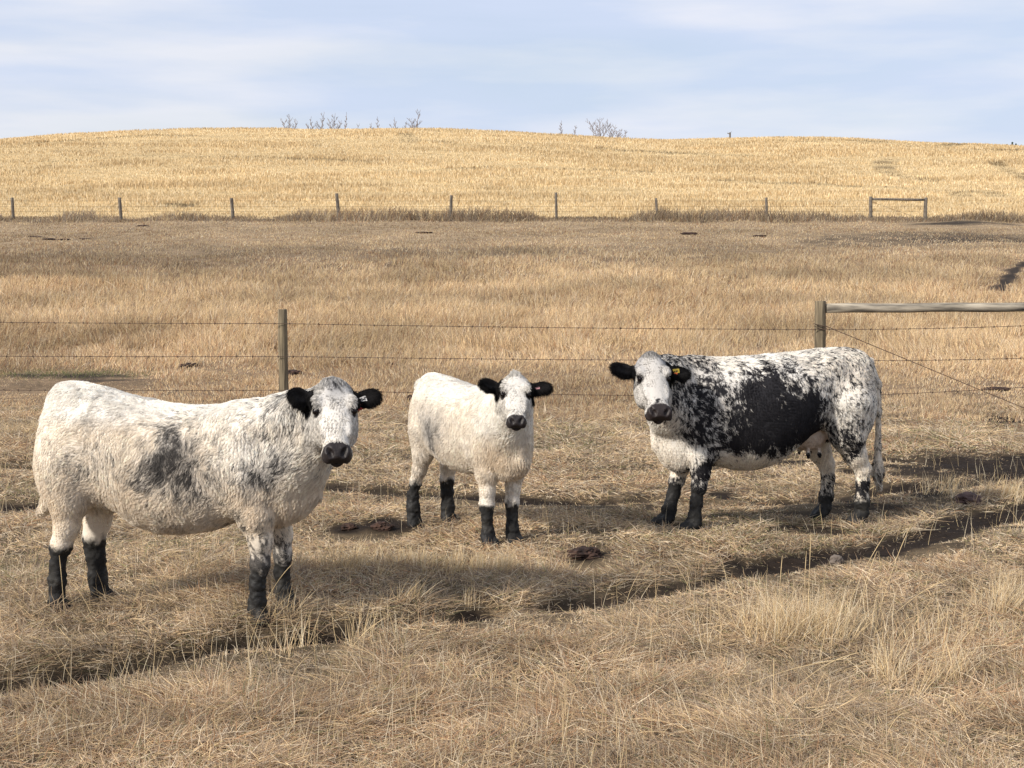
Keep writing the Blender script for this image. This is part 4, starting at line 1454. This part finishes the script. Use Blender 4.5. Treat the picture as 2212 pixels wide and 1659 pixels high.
    cnt = np.bincount(inv, minlength=m_)[:, None]
    for i, st0 in ((2, .22), (3, .42), (4, .58), (5, .70)):
        st_ = np.where(em > .5, st0 * .5, st0)[:, None]
        mean = np.stack([np.bincount(inv, PT[:, i, j], m_) for j in range(3)], 1) / cnt
        PT[:, i] = PT[:, i] * (1 - st_) + mean[inv] * st_
    lockv = rng.random(m_)[inv]
    fleck = (rng.random(n) < P.get('fleck', .12)) & hd & (em < .5)
    fn = noise3(X[:, 0] * 90, X[:, 1] * 90, X[:, 2] * 90, 91)
    fleck = fleck | ((fn > .74) & hd & (em < .5) & (rng.random(n) < P.get('fleck', .12) * 2.2))
    col = np.where(fleck[:, None], col * .34, col)
    col = np.where(hd[:, None], col * (.80 + .20 * lockv)[:, None], col)
    side = nrm(np.cross(tang, NN))
    ph = rng.random(m_)[inv] * 6.28
    am = np.where(hd, .0026, .0042) * np.where(em > .5, .3, 1)
    for i in range(1, K):
        PT[:, i] += side * (np.sin(t[i] * 6.0 + ph) * am * t[i])[:, None]
    col = col * (.86 + .24 * lockv)[:, None]
    rad = np.where(hd, .00058, P.get('hrad', .00085))[:, None] * np.array([[1, 1, .95, .8, .6, .25]]) * (.8 + .5 * rng.random(n))[:, None]
    curves_obj('fur', PT, rad, np.clip(col, 0, .9), M_FUR, root)
    # eyelashes
    return root


def legs_mud(xf, zf, zh):
    return lambda X: np.where(X[:, 0] > xf, zf, zh)


# ---------------------------------------------------------------- large shaggy heifer, left
BL1 = [(.07, .90, .95), (.10, .97, .70), (.05, .84, .85), (.16, .84, .80), (.02, .80, .72), (.20, .78, .60), (-.04, .76, .50), (.12, .74, .50), (.26, .80, .35), (.25, .92, .2), (.16, 1.02, .22), (.0, .96, .12), (-.12, .88, .08),
       (.30, .68, .30), (.05, .66, .15), (-.12, .66, .0), (-.3, .70, .08), (-.35, .76, .45), (-.40, .74, .1), (-.45, .95, .0), (-.2, 1.05, .05), (0, 1.12, .0), (.3, 1.1, .05), (.45, 1.02, .22), (.5, .9, .12), (.62, .76, .70), (.60, .70, .1),
       (.66, .9, .3), (.70, .86, .55), (.50, .57, .45), (.48, .52, .3), (.53, .64, .05), (.50, .42, .25), (.50, .36, .65), (.53, .30, .95), (.4, .6, .0), (.2, .55, .0), (-.2, .5, 0), (-.5, .5, .02), (-.5, .4, .05), (.8, .7, .0), (.75, .6, .0), (-.6, .8, .0), (-.6, 1.1, .0)]


BL1 = [(x_ + (.07 if -.25 < x_ < .32 else 0), z_, min(p_ * 1.12, 1.1)) for x_, z_, p_ in BL1]


def black1(X):
    return idw(X[:, 0], X[:, 2], BL1) + (fbm3(X, 7, 90, 2) - .5) * .25 - .07


def hb1(a, b, c, X):
    return np.clip(.30 * np.exp(-((a - .10) / .14) ** 2 - (b / .05) ** 2) + .12 * sstep(.6, .8, a) * 0 + .03, 0, 1)


c_, s_ = math.cos, math.sin
al = math.radians(-12)
HEIFER = dict(
    name='heifer', cat='cow', label='large shaggy white heifer with a grey smudge on its side, nearest the camera',
    loc=(-1.845, 8.28, -.01), rz=al, h=.0085, lo=(-.86, -.66, -.03), hi=(1.26, .42, 1.36),
    torso=[(-.67, .05, 1.02, .84), (-.64, .12, 1.165, .74), (-.59, .175, 1.225, .66), (-.50, .215, 1.235, .60), (-.38, .235, 1.215, .58), (-.25, .25, 1.175, .555), (-.12, .275, 1.15, .475), (.02, .285, 1.125, .437), (.16, .28, 1.115, .445),
           (.30, .255, 1.12, .475), (.42, .225, 1.135, .52), (.54, .20, 1.13, .50), (.64, .175, 1.08, .49), (.74, .14, .98, .52), (.82, .09, .86, .58), (.87, .03, .74, .66)],
    masses=[(.46, -.13, .80, .17, .10, .22, .08), (.46, .13, .80, .17, .10, .22, .08), (-.50, -.14, .82, .16, .11, .26, .08), (-.50, .14, .82, .16, .11, .26, .08)],
    neck=[[(.50, 0, .96, .16), (.72, -.03, 1.04, .135), (.94, -.10, 1.13, .11)], [(.60, 0, .76, .17), (.78, -.05, .86, .135), (.96, -.15, 1.02, .10)]],
    legs=[dict(pts=[(.50, -.13, .72, .11), (.57, -.14, .55, .082), (.595, -.14, .43, .058), (.59, -.14, .32, .046), (.575, -.14, .22, .034), (.57, -.14, .12, .038), (.57, -.14, .07, .041)], toe=.045),
          dict(pts=[(.52, .12, .72, .11), (.59, .11, .55, .076), (.615, .11, .43, .054), (.62, .11, .32, .044), (.615, .11, .22, .033), (.625, .11, .12, .037), (.64, .11, .07, .040)], toe=.045),
          dict(pts=[(-.48, -.12, .80, .15), (-.48, -.13, .62, .100), (-.495, -.13, .47, .062), (-.53, -.13, .37, .052), (-.55, -.13, .27, .036), (-.555, -.13, .18, .040), (-.56, -.13, .08, .044)], toe=.03, hoof=.052),
          dict(pts=[(-.44, .12, .80, .15), (-.43, .12, .62, .105), (-.445, .12, .46, .068), (-.47, .12, .37, .055), (-.46, .12, .27, .046), (-.45, .12, .15, .047), (-.435, .12, .08, .046)], toe=.05, hoof=.052)],
    tail=[(-.60, 0, 1.14, .035), (-.66, 0, 1.02, .028), (-.68, 0, .85, .022), (-.70, .02, .65, .018), (-.695, .03, .57, .022), (-.71, .03, .53, .022), (-.75, .03, .505, .012)],
    head=dict(pos=(1.0, -.16, 1.215), dir=(.27, -.68, -.68), len=.41, wid=1.02, muz=.90, roll=0.0, ears=((1, .20, .05, .130), (1, .34, .0, .130))),
    spotf=1.3, roan=.60, soft=.20, dens=.88, mudtop=legs_mud(0, .285, .365), black=black1, headblack=hb1,
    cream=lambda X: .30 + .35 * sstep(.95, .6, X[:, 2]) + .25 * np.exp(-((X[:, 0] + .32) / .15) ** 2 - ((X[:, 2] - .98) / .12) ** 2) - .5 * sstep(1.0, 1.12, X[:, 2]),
    grey=lambda X, hd, a, b, c: np.where(hd, .85 * np.exp(-((a - .08) / .20) ** 2 - (b / .06) ** 2) + .16 + .22 * sstep(.03, .10, np.abs(b)) * sstep(.5, .2, a), .40 * sstep(.2, .7, black1(X)) + .25 * np.exp(-((X[:, 0] + .2) / .2) ** 2 - ((X[:, 2] - 1.05) / .05) ** 2)),
    furlen=lambda X, hd, a, b, c: np.where(hd, .018 + .024 * sstep(.16, -.04, a) * sstep(.10, .05, np.abs(b)) + .010 * sstep(.05, .10, np.abs(b)), .035 + .022 * (fbm3(X, 4, 7, 2) - .5) - .022 * sstep(.55, .42, X[:, 2]) * (np.abs(X[:, 0] - .0) > .36) + .012 * sstep(.60, .75, X[:, 0])),
    nhair=300000, curlf=5.5, curl=1.25, lock=.0165, hrad=.00072,
    tagm=(M_TAGW, M_TAGR, .48, .058, ((.95, .14, .0), (0, 1, 0)), .024, .019, .062),
    glyph=[(-.8, .75, -.3, .75), (-.3, .75, -.3, .1), (-.75, .42, -.3, .42), (-.8, .1, -.3, .1), (-.1, .75, .3, .75), (-.1, .75, -.1, .42), (-.1, .42, .3, .42), (.3, .42, .3, .1), (-.1, .1, .3, .1), (.5, .75, .85, .75), (.85, .75, .85, .42), (.5, .42, .85, .42), (.5, .42, .5, .1), (.5, .1, .85, .1),
           (-.5, -.75, -.5, -.15), (-.5, -.15, -.3, -.45), (-.3, -.45, -.1, -.15), (-.1, -.15, -.1, -.75), (.1, -.15, .1, -.75), (.35, -.75, .52, -.15), (.52, -.15, .7, -.75)],
)

# ---------------------------------------------------------------- middle calf
BL2 = [(-.12, .72, .95), (-.10, .67, .85), (-.14, .77, .6), (-.06, .8, .15), (-.2, .8, .08), (-.22, .65, .1), (0, .65, .05), (0, .9, .02), (.2, .8, 0), (.3, .6, 0), (-.3, .6, .05), (-.4, .5, .1), (-.4, .9, 0), (.4, .4, .05), (.45, .36, .35), (-.4, .4, .25), (.2, .5, 0), (.2, 1, 0), (.5, .8, .0)]


def black2(X):
    return idw(X[:, 0], X[:, 2], BL2) + (fbm3(X, 7, 90, 2) - .5) * .15 - .16


CALF = dict(
    name='calf', cat='calf', label='small fluffy all white calf with black ears, standing between the other two cattle',
    loc=(-.31, 10.77, -.01), rz=math.radians(-56), h=.0085, lo=(-.78, -.66, -.03), hi=(1.16, .42, 1.30),
    torso=[(-0.561, 0.033, 0.955, 0.780), (-0.536, 0.083, 1.065, 0.680), (-0.485, 0.132, 1.100, 0.600), (-0.402, 0.166, 1.100, 0.550), (-0.302, 0.203, 1.085, 0.530), (-0.170, 0.225, 1.065, 0.490), (-0.038, 0.236, 1.045, 0.455), (0.096, 0.230, 1.035, 0.450), (0.230, 0.203, 1.035, 0.465), (0.346, 0.180, 1.050, 0.470), (0.442, 0.167, 1.020, 0.455), (0.518, 0.149, 0.960, 0.445), (0.595, 0.122, 0.860, 0.460), (0.662, 0.081, 0.760, 0.500), (0.710, 0.027, 0.660, 0.570)],
    masses=[(.38, -.12, .72, .14, .09, .20, .08), (.38, .12, .72, .14, .09, .20, .08), (-.42, -.10, .75, .12, .08, .22, .08), (-.42, .10, .75, .12, .08, .22, .08)],
    neck=[[(.40, 0, .86, .145), (.58, -.03, .93, .12), (.74, -.12, 1.03, .10)], [(.48, 0, .68, .135), (.60, -.05, .78, .115), (.74, -.13, .92, .085)]],
    legs=[dict(pts=[(.41, -.11, .62, .095), (.43, -.115, .48, .062), (.435, -.115, .37, .046), (.435, -.12, .28, .044), (.44, -.12, .19, .032), (.445, -.12, .11, .035), (.45, -.12, .07, .038)], toe=.04, hoof=.045),
          dict(pts=[(.41, .11, .62, .095), (.43, .10, .48, .060), (.435, .09, .37, .044), (.435, .08, .28, .042), (.44, .075, .19, .031), (.445, .075, .11, .035), (.45, .075, .07, .038)], toe=.04, hoof=.045),
          dict(pts=[(-.39, -.10, .70, .110), (-.39, -.12, .54, .066), (-.43, -.125, .42, .045), (-.475, -.13, .33, .036), (-.50, -.14, .24, .034), (-.49, -.14, .14, .042), (-.485, -.14, .08, .044)], toe=.02, hoof=.050),
          dict(pts=[(-.42, .12, .70, .13), (-.42, .12, .54, .072), (-.44, .12, .42, .050), (-.46, .12, .33, .044), (-.46, .12, .24, .038), (-.45, .12, .14, .040), (-.44, .12, .08, .044)], toe=.03, hoof=.048)],
    tail=[(-.61, 0, 1.02, .03), (-.66, 0, .9, .024), (-.67, 0, .7, .018), (-.66, 0, .5, .014)],
    head=dict(pos=(.80, -.14, 1.115), dir=(.66, -.42, -.68), len=.345, wid=1.08, muz=.90, roll=0.0, ears=((1, .10, .0, .14), (1, .30, .0, .14))),
    spotf=.85, roan=.55, soft=.30, dens=.68, mudtop=legs_mud(0, .275, .33), black=black2,
    headblack=lambda a, b, c, X: .02 + 0 * a,
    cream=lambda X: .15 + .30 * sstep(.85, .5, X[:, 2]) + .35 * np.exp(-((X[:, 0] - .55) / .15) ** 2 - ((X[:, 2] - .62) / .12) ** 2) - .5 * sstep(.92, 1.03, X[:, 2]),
    grey=lambda X, hd, a, b, c: np.where(hd, .18 * sstep(.3, .0, a) + .12, .75 * np.exp(-((X[:, 0] + .12) / .13) ** 2 - ((X[:, 2] - .74) / .13) ** 2)),
    furlen=lambda X, hd, a, b, c: np.where(hd, .016 + .045 * sstep(.10, -.06, a) * sstep(.07, .02, np.abs(b)) + .012 * sstep(.05, .10, np.abs(b)), .040 + .014 * (fbm3(X, 4, 7, 2) - .5) - .020 * sstep(.5, .38, X[:, 2])),
    nhair=210000, earfur=.036, curlf=6.0, curl=1.3, lock=.0165, hrad=.00072,
    tagm=(M_TAGP, M_TAGR, .45, .050, ((.95, .10, .0), (0, 1, 0)), .020, .018, .045),
    glyph=[(-.8, .85, .8, .85), (-.8, .85, -.8, -.75), (-.45, .4, -.45, -.5), (-.45, .4, -.15, .4), (-.15, .4, -.15, -.1), (-.45, -.1, -.15, -.1), (.1, .4, .1, -.5), (.1, -.5, .5, -.5), (.5, -.5, .5, .0), (.1, .0, .5, .0)],
)

# ---------------------------------------------------------------- black and white cow, right
BL3 = [(.02, 1.05, .95), (.15, 1.0, .98), (.1, .8, 1.), (.2, .7, 1.), (0, .7, 1.), (-.15, .85, 1.), (-.1, .65, 1.), (-.28, .9, .95), (-.25, .72, 1.), (-.3, .62, 1.), (-.38, .66, .95), (.1, .60, 1.), (0, .56, .9), (-.1, .58, .9), (.28, .62, .95), (.3, .8, .85), (.25, .95, .75),
       (.02, 1.12, .80), (.12, 1.12, .65), (-.12, 1.08, .62), (-.25, 1.04, .60), (-.3, 1.14, .42), (-.12, 1.16, .50), (.1, 1.2, .08), (-.1, 1.23, .05), (-.3, 1.24, .10), (.3, 1.18, .08), (.3, 1.1, .35), (.42, 1.15, .45), (.45, 1.05, .62), (.5, .95, .6), (.4, .92, .42), (.42, .78, .45), (.38, .68, .65),
       (.58, 1.0, .62), (.62, .88, .72), (.56, .74, .85), (.53, .66, .75), (.64, .74, .6), (.52, .82, .6), (.66, 1.1, .4), (.7, .95, .6), (.75, .85, .35), (.48, .60, .45), (.40, .58, .85), (.42, .5, .7), (.54, .55, .1), (.62, .6, .0), (.75, .6, .0), (.85, .7, .05), (.7, .5, .0),
       (.34, .52, .0), (.28, .48, .0), (.2, .44, .0), (.15, .50, .1), (.0, .42, .0), (.05, .50, .15), (-.08, .50, .0), (-.12, .43, .0), (-.2, .5, .0), (-.30, .54, .0), (.50, .42, .55), (.53, .36, .55), (.47, .44, .85), (.52, .30, 1.), (.24, .50, .2), 
       (-.42, 1.15, .40), (-.42, 1.02, .38), (-.5, 1.2, .22), (-.55, 1.08, .30), (-.65, 1.1, .22), (-.5, .92, .25), (-.62, .95, .20), (-.72, 1.0, .22), (-.5, .8, .22), (-.65, .78, .22), (-.76, .85, .2), (-.45, .74, .45), (-.5, .66, .72), (-.6, .66, .45), (-.66, .7, .35), (-.62, .58, .85),
       (-.58, .52, .85), (-.56, .6, .7), (-.7, .56, .15), (-.72, .5, .1), (-.66, .46, .05), (-.66, .40, .12), (-.68, .34, .35), (-.7, .30, .9), (-.5, .5, .05), (-.48, .42, .02)]


BL3 = BL3 + [(.50, .50, .95), (.52, .40, .95), (.58, .38, .6), (.56, .46, .5)]
BL3 = [(a_, b_, 1.12 if c_v > .93 else (c_v + .12 if (.14 < c_v < .36 and a_ < -.4 and b_ > .75) else (c_v + .10 if (a_ > .35 and .3 < c_v < .8 and b_ > .6) else c_v))) for a_, b_, c_v in BL3]
BL3 = [(x_ + (.07 if z_ < .60 and .39 < x_ < .56 and p_ > .3 else 0), z_, p_) for x_, z_, p_ in BL3]
BL3 = [(x_ + (.085 if z_ > .50 and -.45 < x_ < .60 else 0), z_, p_) for x_, z_, p_ in BL3]


def black3(X):
    v_ = idw(X[:, 0], X[:, 2], BL3, 3.4)
    inner = (X[:, 1] < 0.02) & (X[:, 2] < .58)
    v_ = np.where(inner & (X[:, 0] < 0), np.where(X[:, 2] < .34, .55, .05), v_)
    v_ = np.where(inner & (X[:, 0] > .2), np.where(X[:, 2] < .36, .6, .10), v_)
    ud = (X[:, 0] < -.22) & (X[:, 0] > -.52) & (np.abs(X[:, 1]) < .15) & (X[:, 2] < .68) & (X[:, 2] > .50)
    v_ = np.where(ud, .0, v_)
    v_ = np.where((X[:, 2] < .52) & (X[:, 0] < -.29) & (X[:, 0] > -.46) & (np.abs(X[:, 1]) < .12), 1.1, v_)
    return v_ + (fbm3(X, 8, 90, 2) - .5) * .16 - .01


def hb3(a, b, c, X):
    v_ = .55 * np.exp(-((a - .79) / .05) ** 2 - (b / .035) ** 2) + .34 * sstep(.06, .11, np.abs(b)) * sstep(.35, .1, a) + .06
    return v_


COW = dict(
    name='cow', cat='cow', label='stocky cow with a large black side patch and speckled shoulder and rump',
    loc=(1.80, 11.24, -.01), rz=math.radians(180 + 19), h=.0095, lo=(-1.02, -.50, -.03), hi=(1.32, .80, 1.40),
    torso=[(-.88, .05, 1.06, .84), (-.85, .13, 1.17, .74), (-.79, .20, 1.245, .68), (-.68, .255, 1.27, .64), (-.54, .275, 1.27, .63), (-.40, .295, 1.26, .68), (-.28, .33, 1.245, .62), (-.16, .36, 1.235, .52), (-.04, .375, 1.23, .445), (.08, .38, 1.22, .415), (.2, .36, 1.215, .41),
           (.36, .325, 1.215, .445), (.50, .29, 1.22, .46), (.60, .25, 1.21, .415), (.68, .21, 1.15, .405), (.75, .16, 1.05, .44), (.81, .10, .92, .51), (.86, .04, .80, .60)],
    bones=[(-.44, .215, 1.14, .06)],
    masses=[(.50, .19, .80, .18, .11, .26, .08), (.50, -.19, .80, .18, .11, .26, .08), (-.60, .18, .85, .20, .13, .28, .08), (-.60, -.18, .85, .20, .13, .28, .08)],
    neck=[[(.60, 0, 1.03, .175), (.80, .10, 1.08, .145), (.97, .25, 1.12, .115)], [(.62, .04, .80, .18), (.78, .11, .86, .15), (.95, .26, .99, .105)]],
    legs=[dict(pts=[(.54, .17, .70, .13), (.57, .18, .56, .090), (.58, .185, .43, .062), (.595, .19, .33, .050), (.61, .19, .22, .038), (.625, .19, .13, .043), (.63, .19, .08, .047)], toe=.075, hoof=.058, k=.03),
          dict(pts=[(.56, -.16, .70, .13), (.57, -.16, .56, .09), (.575, -.16, .43, .064), (.60, -.16, .33, .050), (.63, -.16, .22, .040), (.66, -.16, .13, .044), (.67, -.16, .08, .046)], toe=.075, hoof=.056, k=.03),
          dict(pts=[(-.58, .18, .86, .19), (-.58, .18, .66, .125), (-.65, .18, .50, .078), (-.715, .18, .40, .054), (-.715, .18, .30, .042), (-.71, .18, .16, .050), (-.71, .18, .08, .048)], toe=.06, hoof=.056),
          dict(pts=[(-.54, -.15, .86, .18), (-.51, -.15, .66, .12), (-.55, -.15, .50, .078), (-.61, -.15, .40, .056), (-.625, -.15, .30, .043), (-.61, -.15, .16, .046), (-.60, -.15, .08, .047)], toe=.06, hoof=.054)],
    tail=[(-.86, 0, 1.16, .035), (-.92, .02, 1.0, .028), (-.93, .03, .8, .022), (-.925, .04, .55, .020), (-.92, .05, .36, .035), (-.92, .06, .25, .015)],
    extra=[(-.37, 0, .63, .13, .12, .10, .03), (-.33, .07, .515, .016, .016, .042, .015), (-.42, .07, .52, .016, .016, .04, .015), (-.33, -.06, .53, .015, .015, .038, .015), (-.42, -.06, .53, .015, .015, .038, .015)],
    head=dict(pos=(1.03, .325, 1.205), dir=(.15, .72, -.68), len=.45, roll=0.0, wid=.92, muz=1.08, ears=((1, .02, -.15, .150), (1, .12, .05, .150))),
    mudtop=legs_mud(0, .31, .19), black=black3, headblack=hb3,
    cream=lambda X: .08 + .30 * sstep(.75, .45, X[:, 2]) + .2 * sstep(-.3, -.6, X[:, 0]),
    grey=lambda X, hd, a, b, c: np.where(hd, .50 + .5 * sstep(.35, .0, a) * sstep(.03, .09, np.abs(b)) + .25 * sstep(.10, .0, a), .30 * sstep(.3, .6, black3(X)) * sstep(0, .4, X[:, 0])),
    furlen=lambda X, hd, a, b, c: np.where(hd, .014 + .026 * sstep(.12, -.05, a) * sstep(.08, .03, np.abs(b)), .024 + .010 * sstep(1.1, 1.22, X[:, 2]) + .008 * (fbm3(X, 4, 7, 2) - .5) + .03 * ((X[:, 0] < -.88) & (X[:, 2] < .45))),
    nhair=300000, udder=lambda X: sstep(.15, .11, np.hypot((X[:, 0] + .37) * .9, X[:, 2] - .62)) * (X[:, 2] > .53) * (np.abs(X[:, 1]) < .14) * .8, earfur=.038, fleck=.34, spotf=1.45, curlf=8.0, curl=.9, lock=.020, hrad=.00085, nosecol=np.array([.022, .016, .015]),
    tagm=(M_TAGY, M_TAGO, .42, .034, ((.95, .20, .0), (0, 1, 0)), .022, .016, .052),
    glyph=[(-.9, .85, .9, .85), (-.9, -.85, .9, -.85), (-.55, .4, -.55, -.4), (-.3, .4, .0, .4), (.0, .4, .0, -.4), (-.3, -.4, .0, -.4), (.25, .4, .25, -.4), (.25, .0, .6, .0), (.6, .4, .6, -.4)],
)
for P_ in (HEIFER, CALF, COW):
    make_cow(P_)
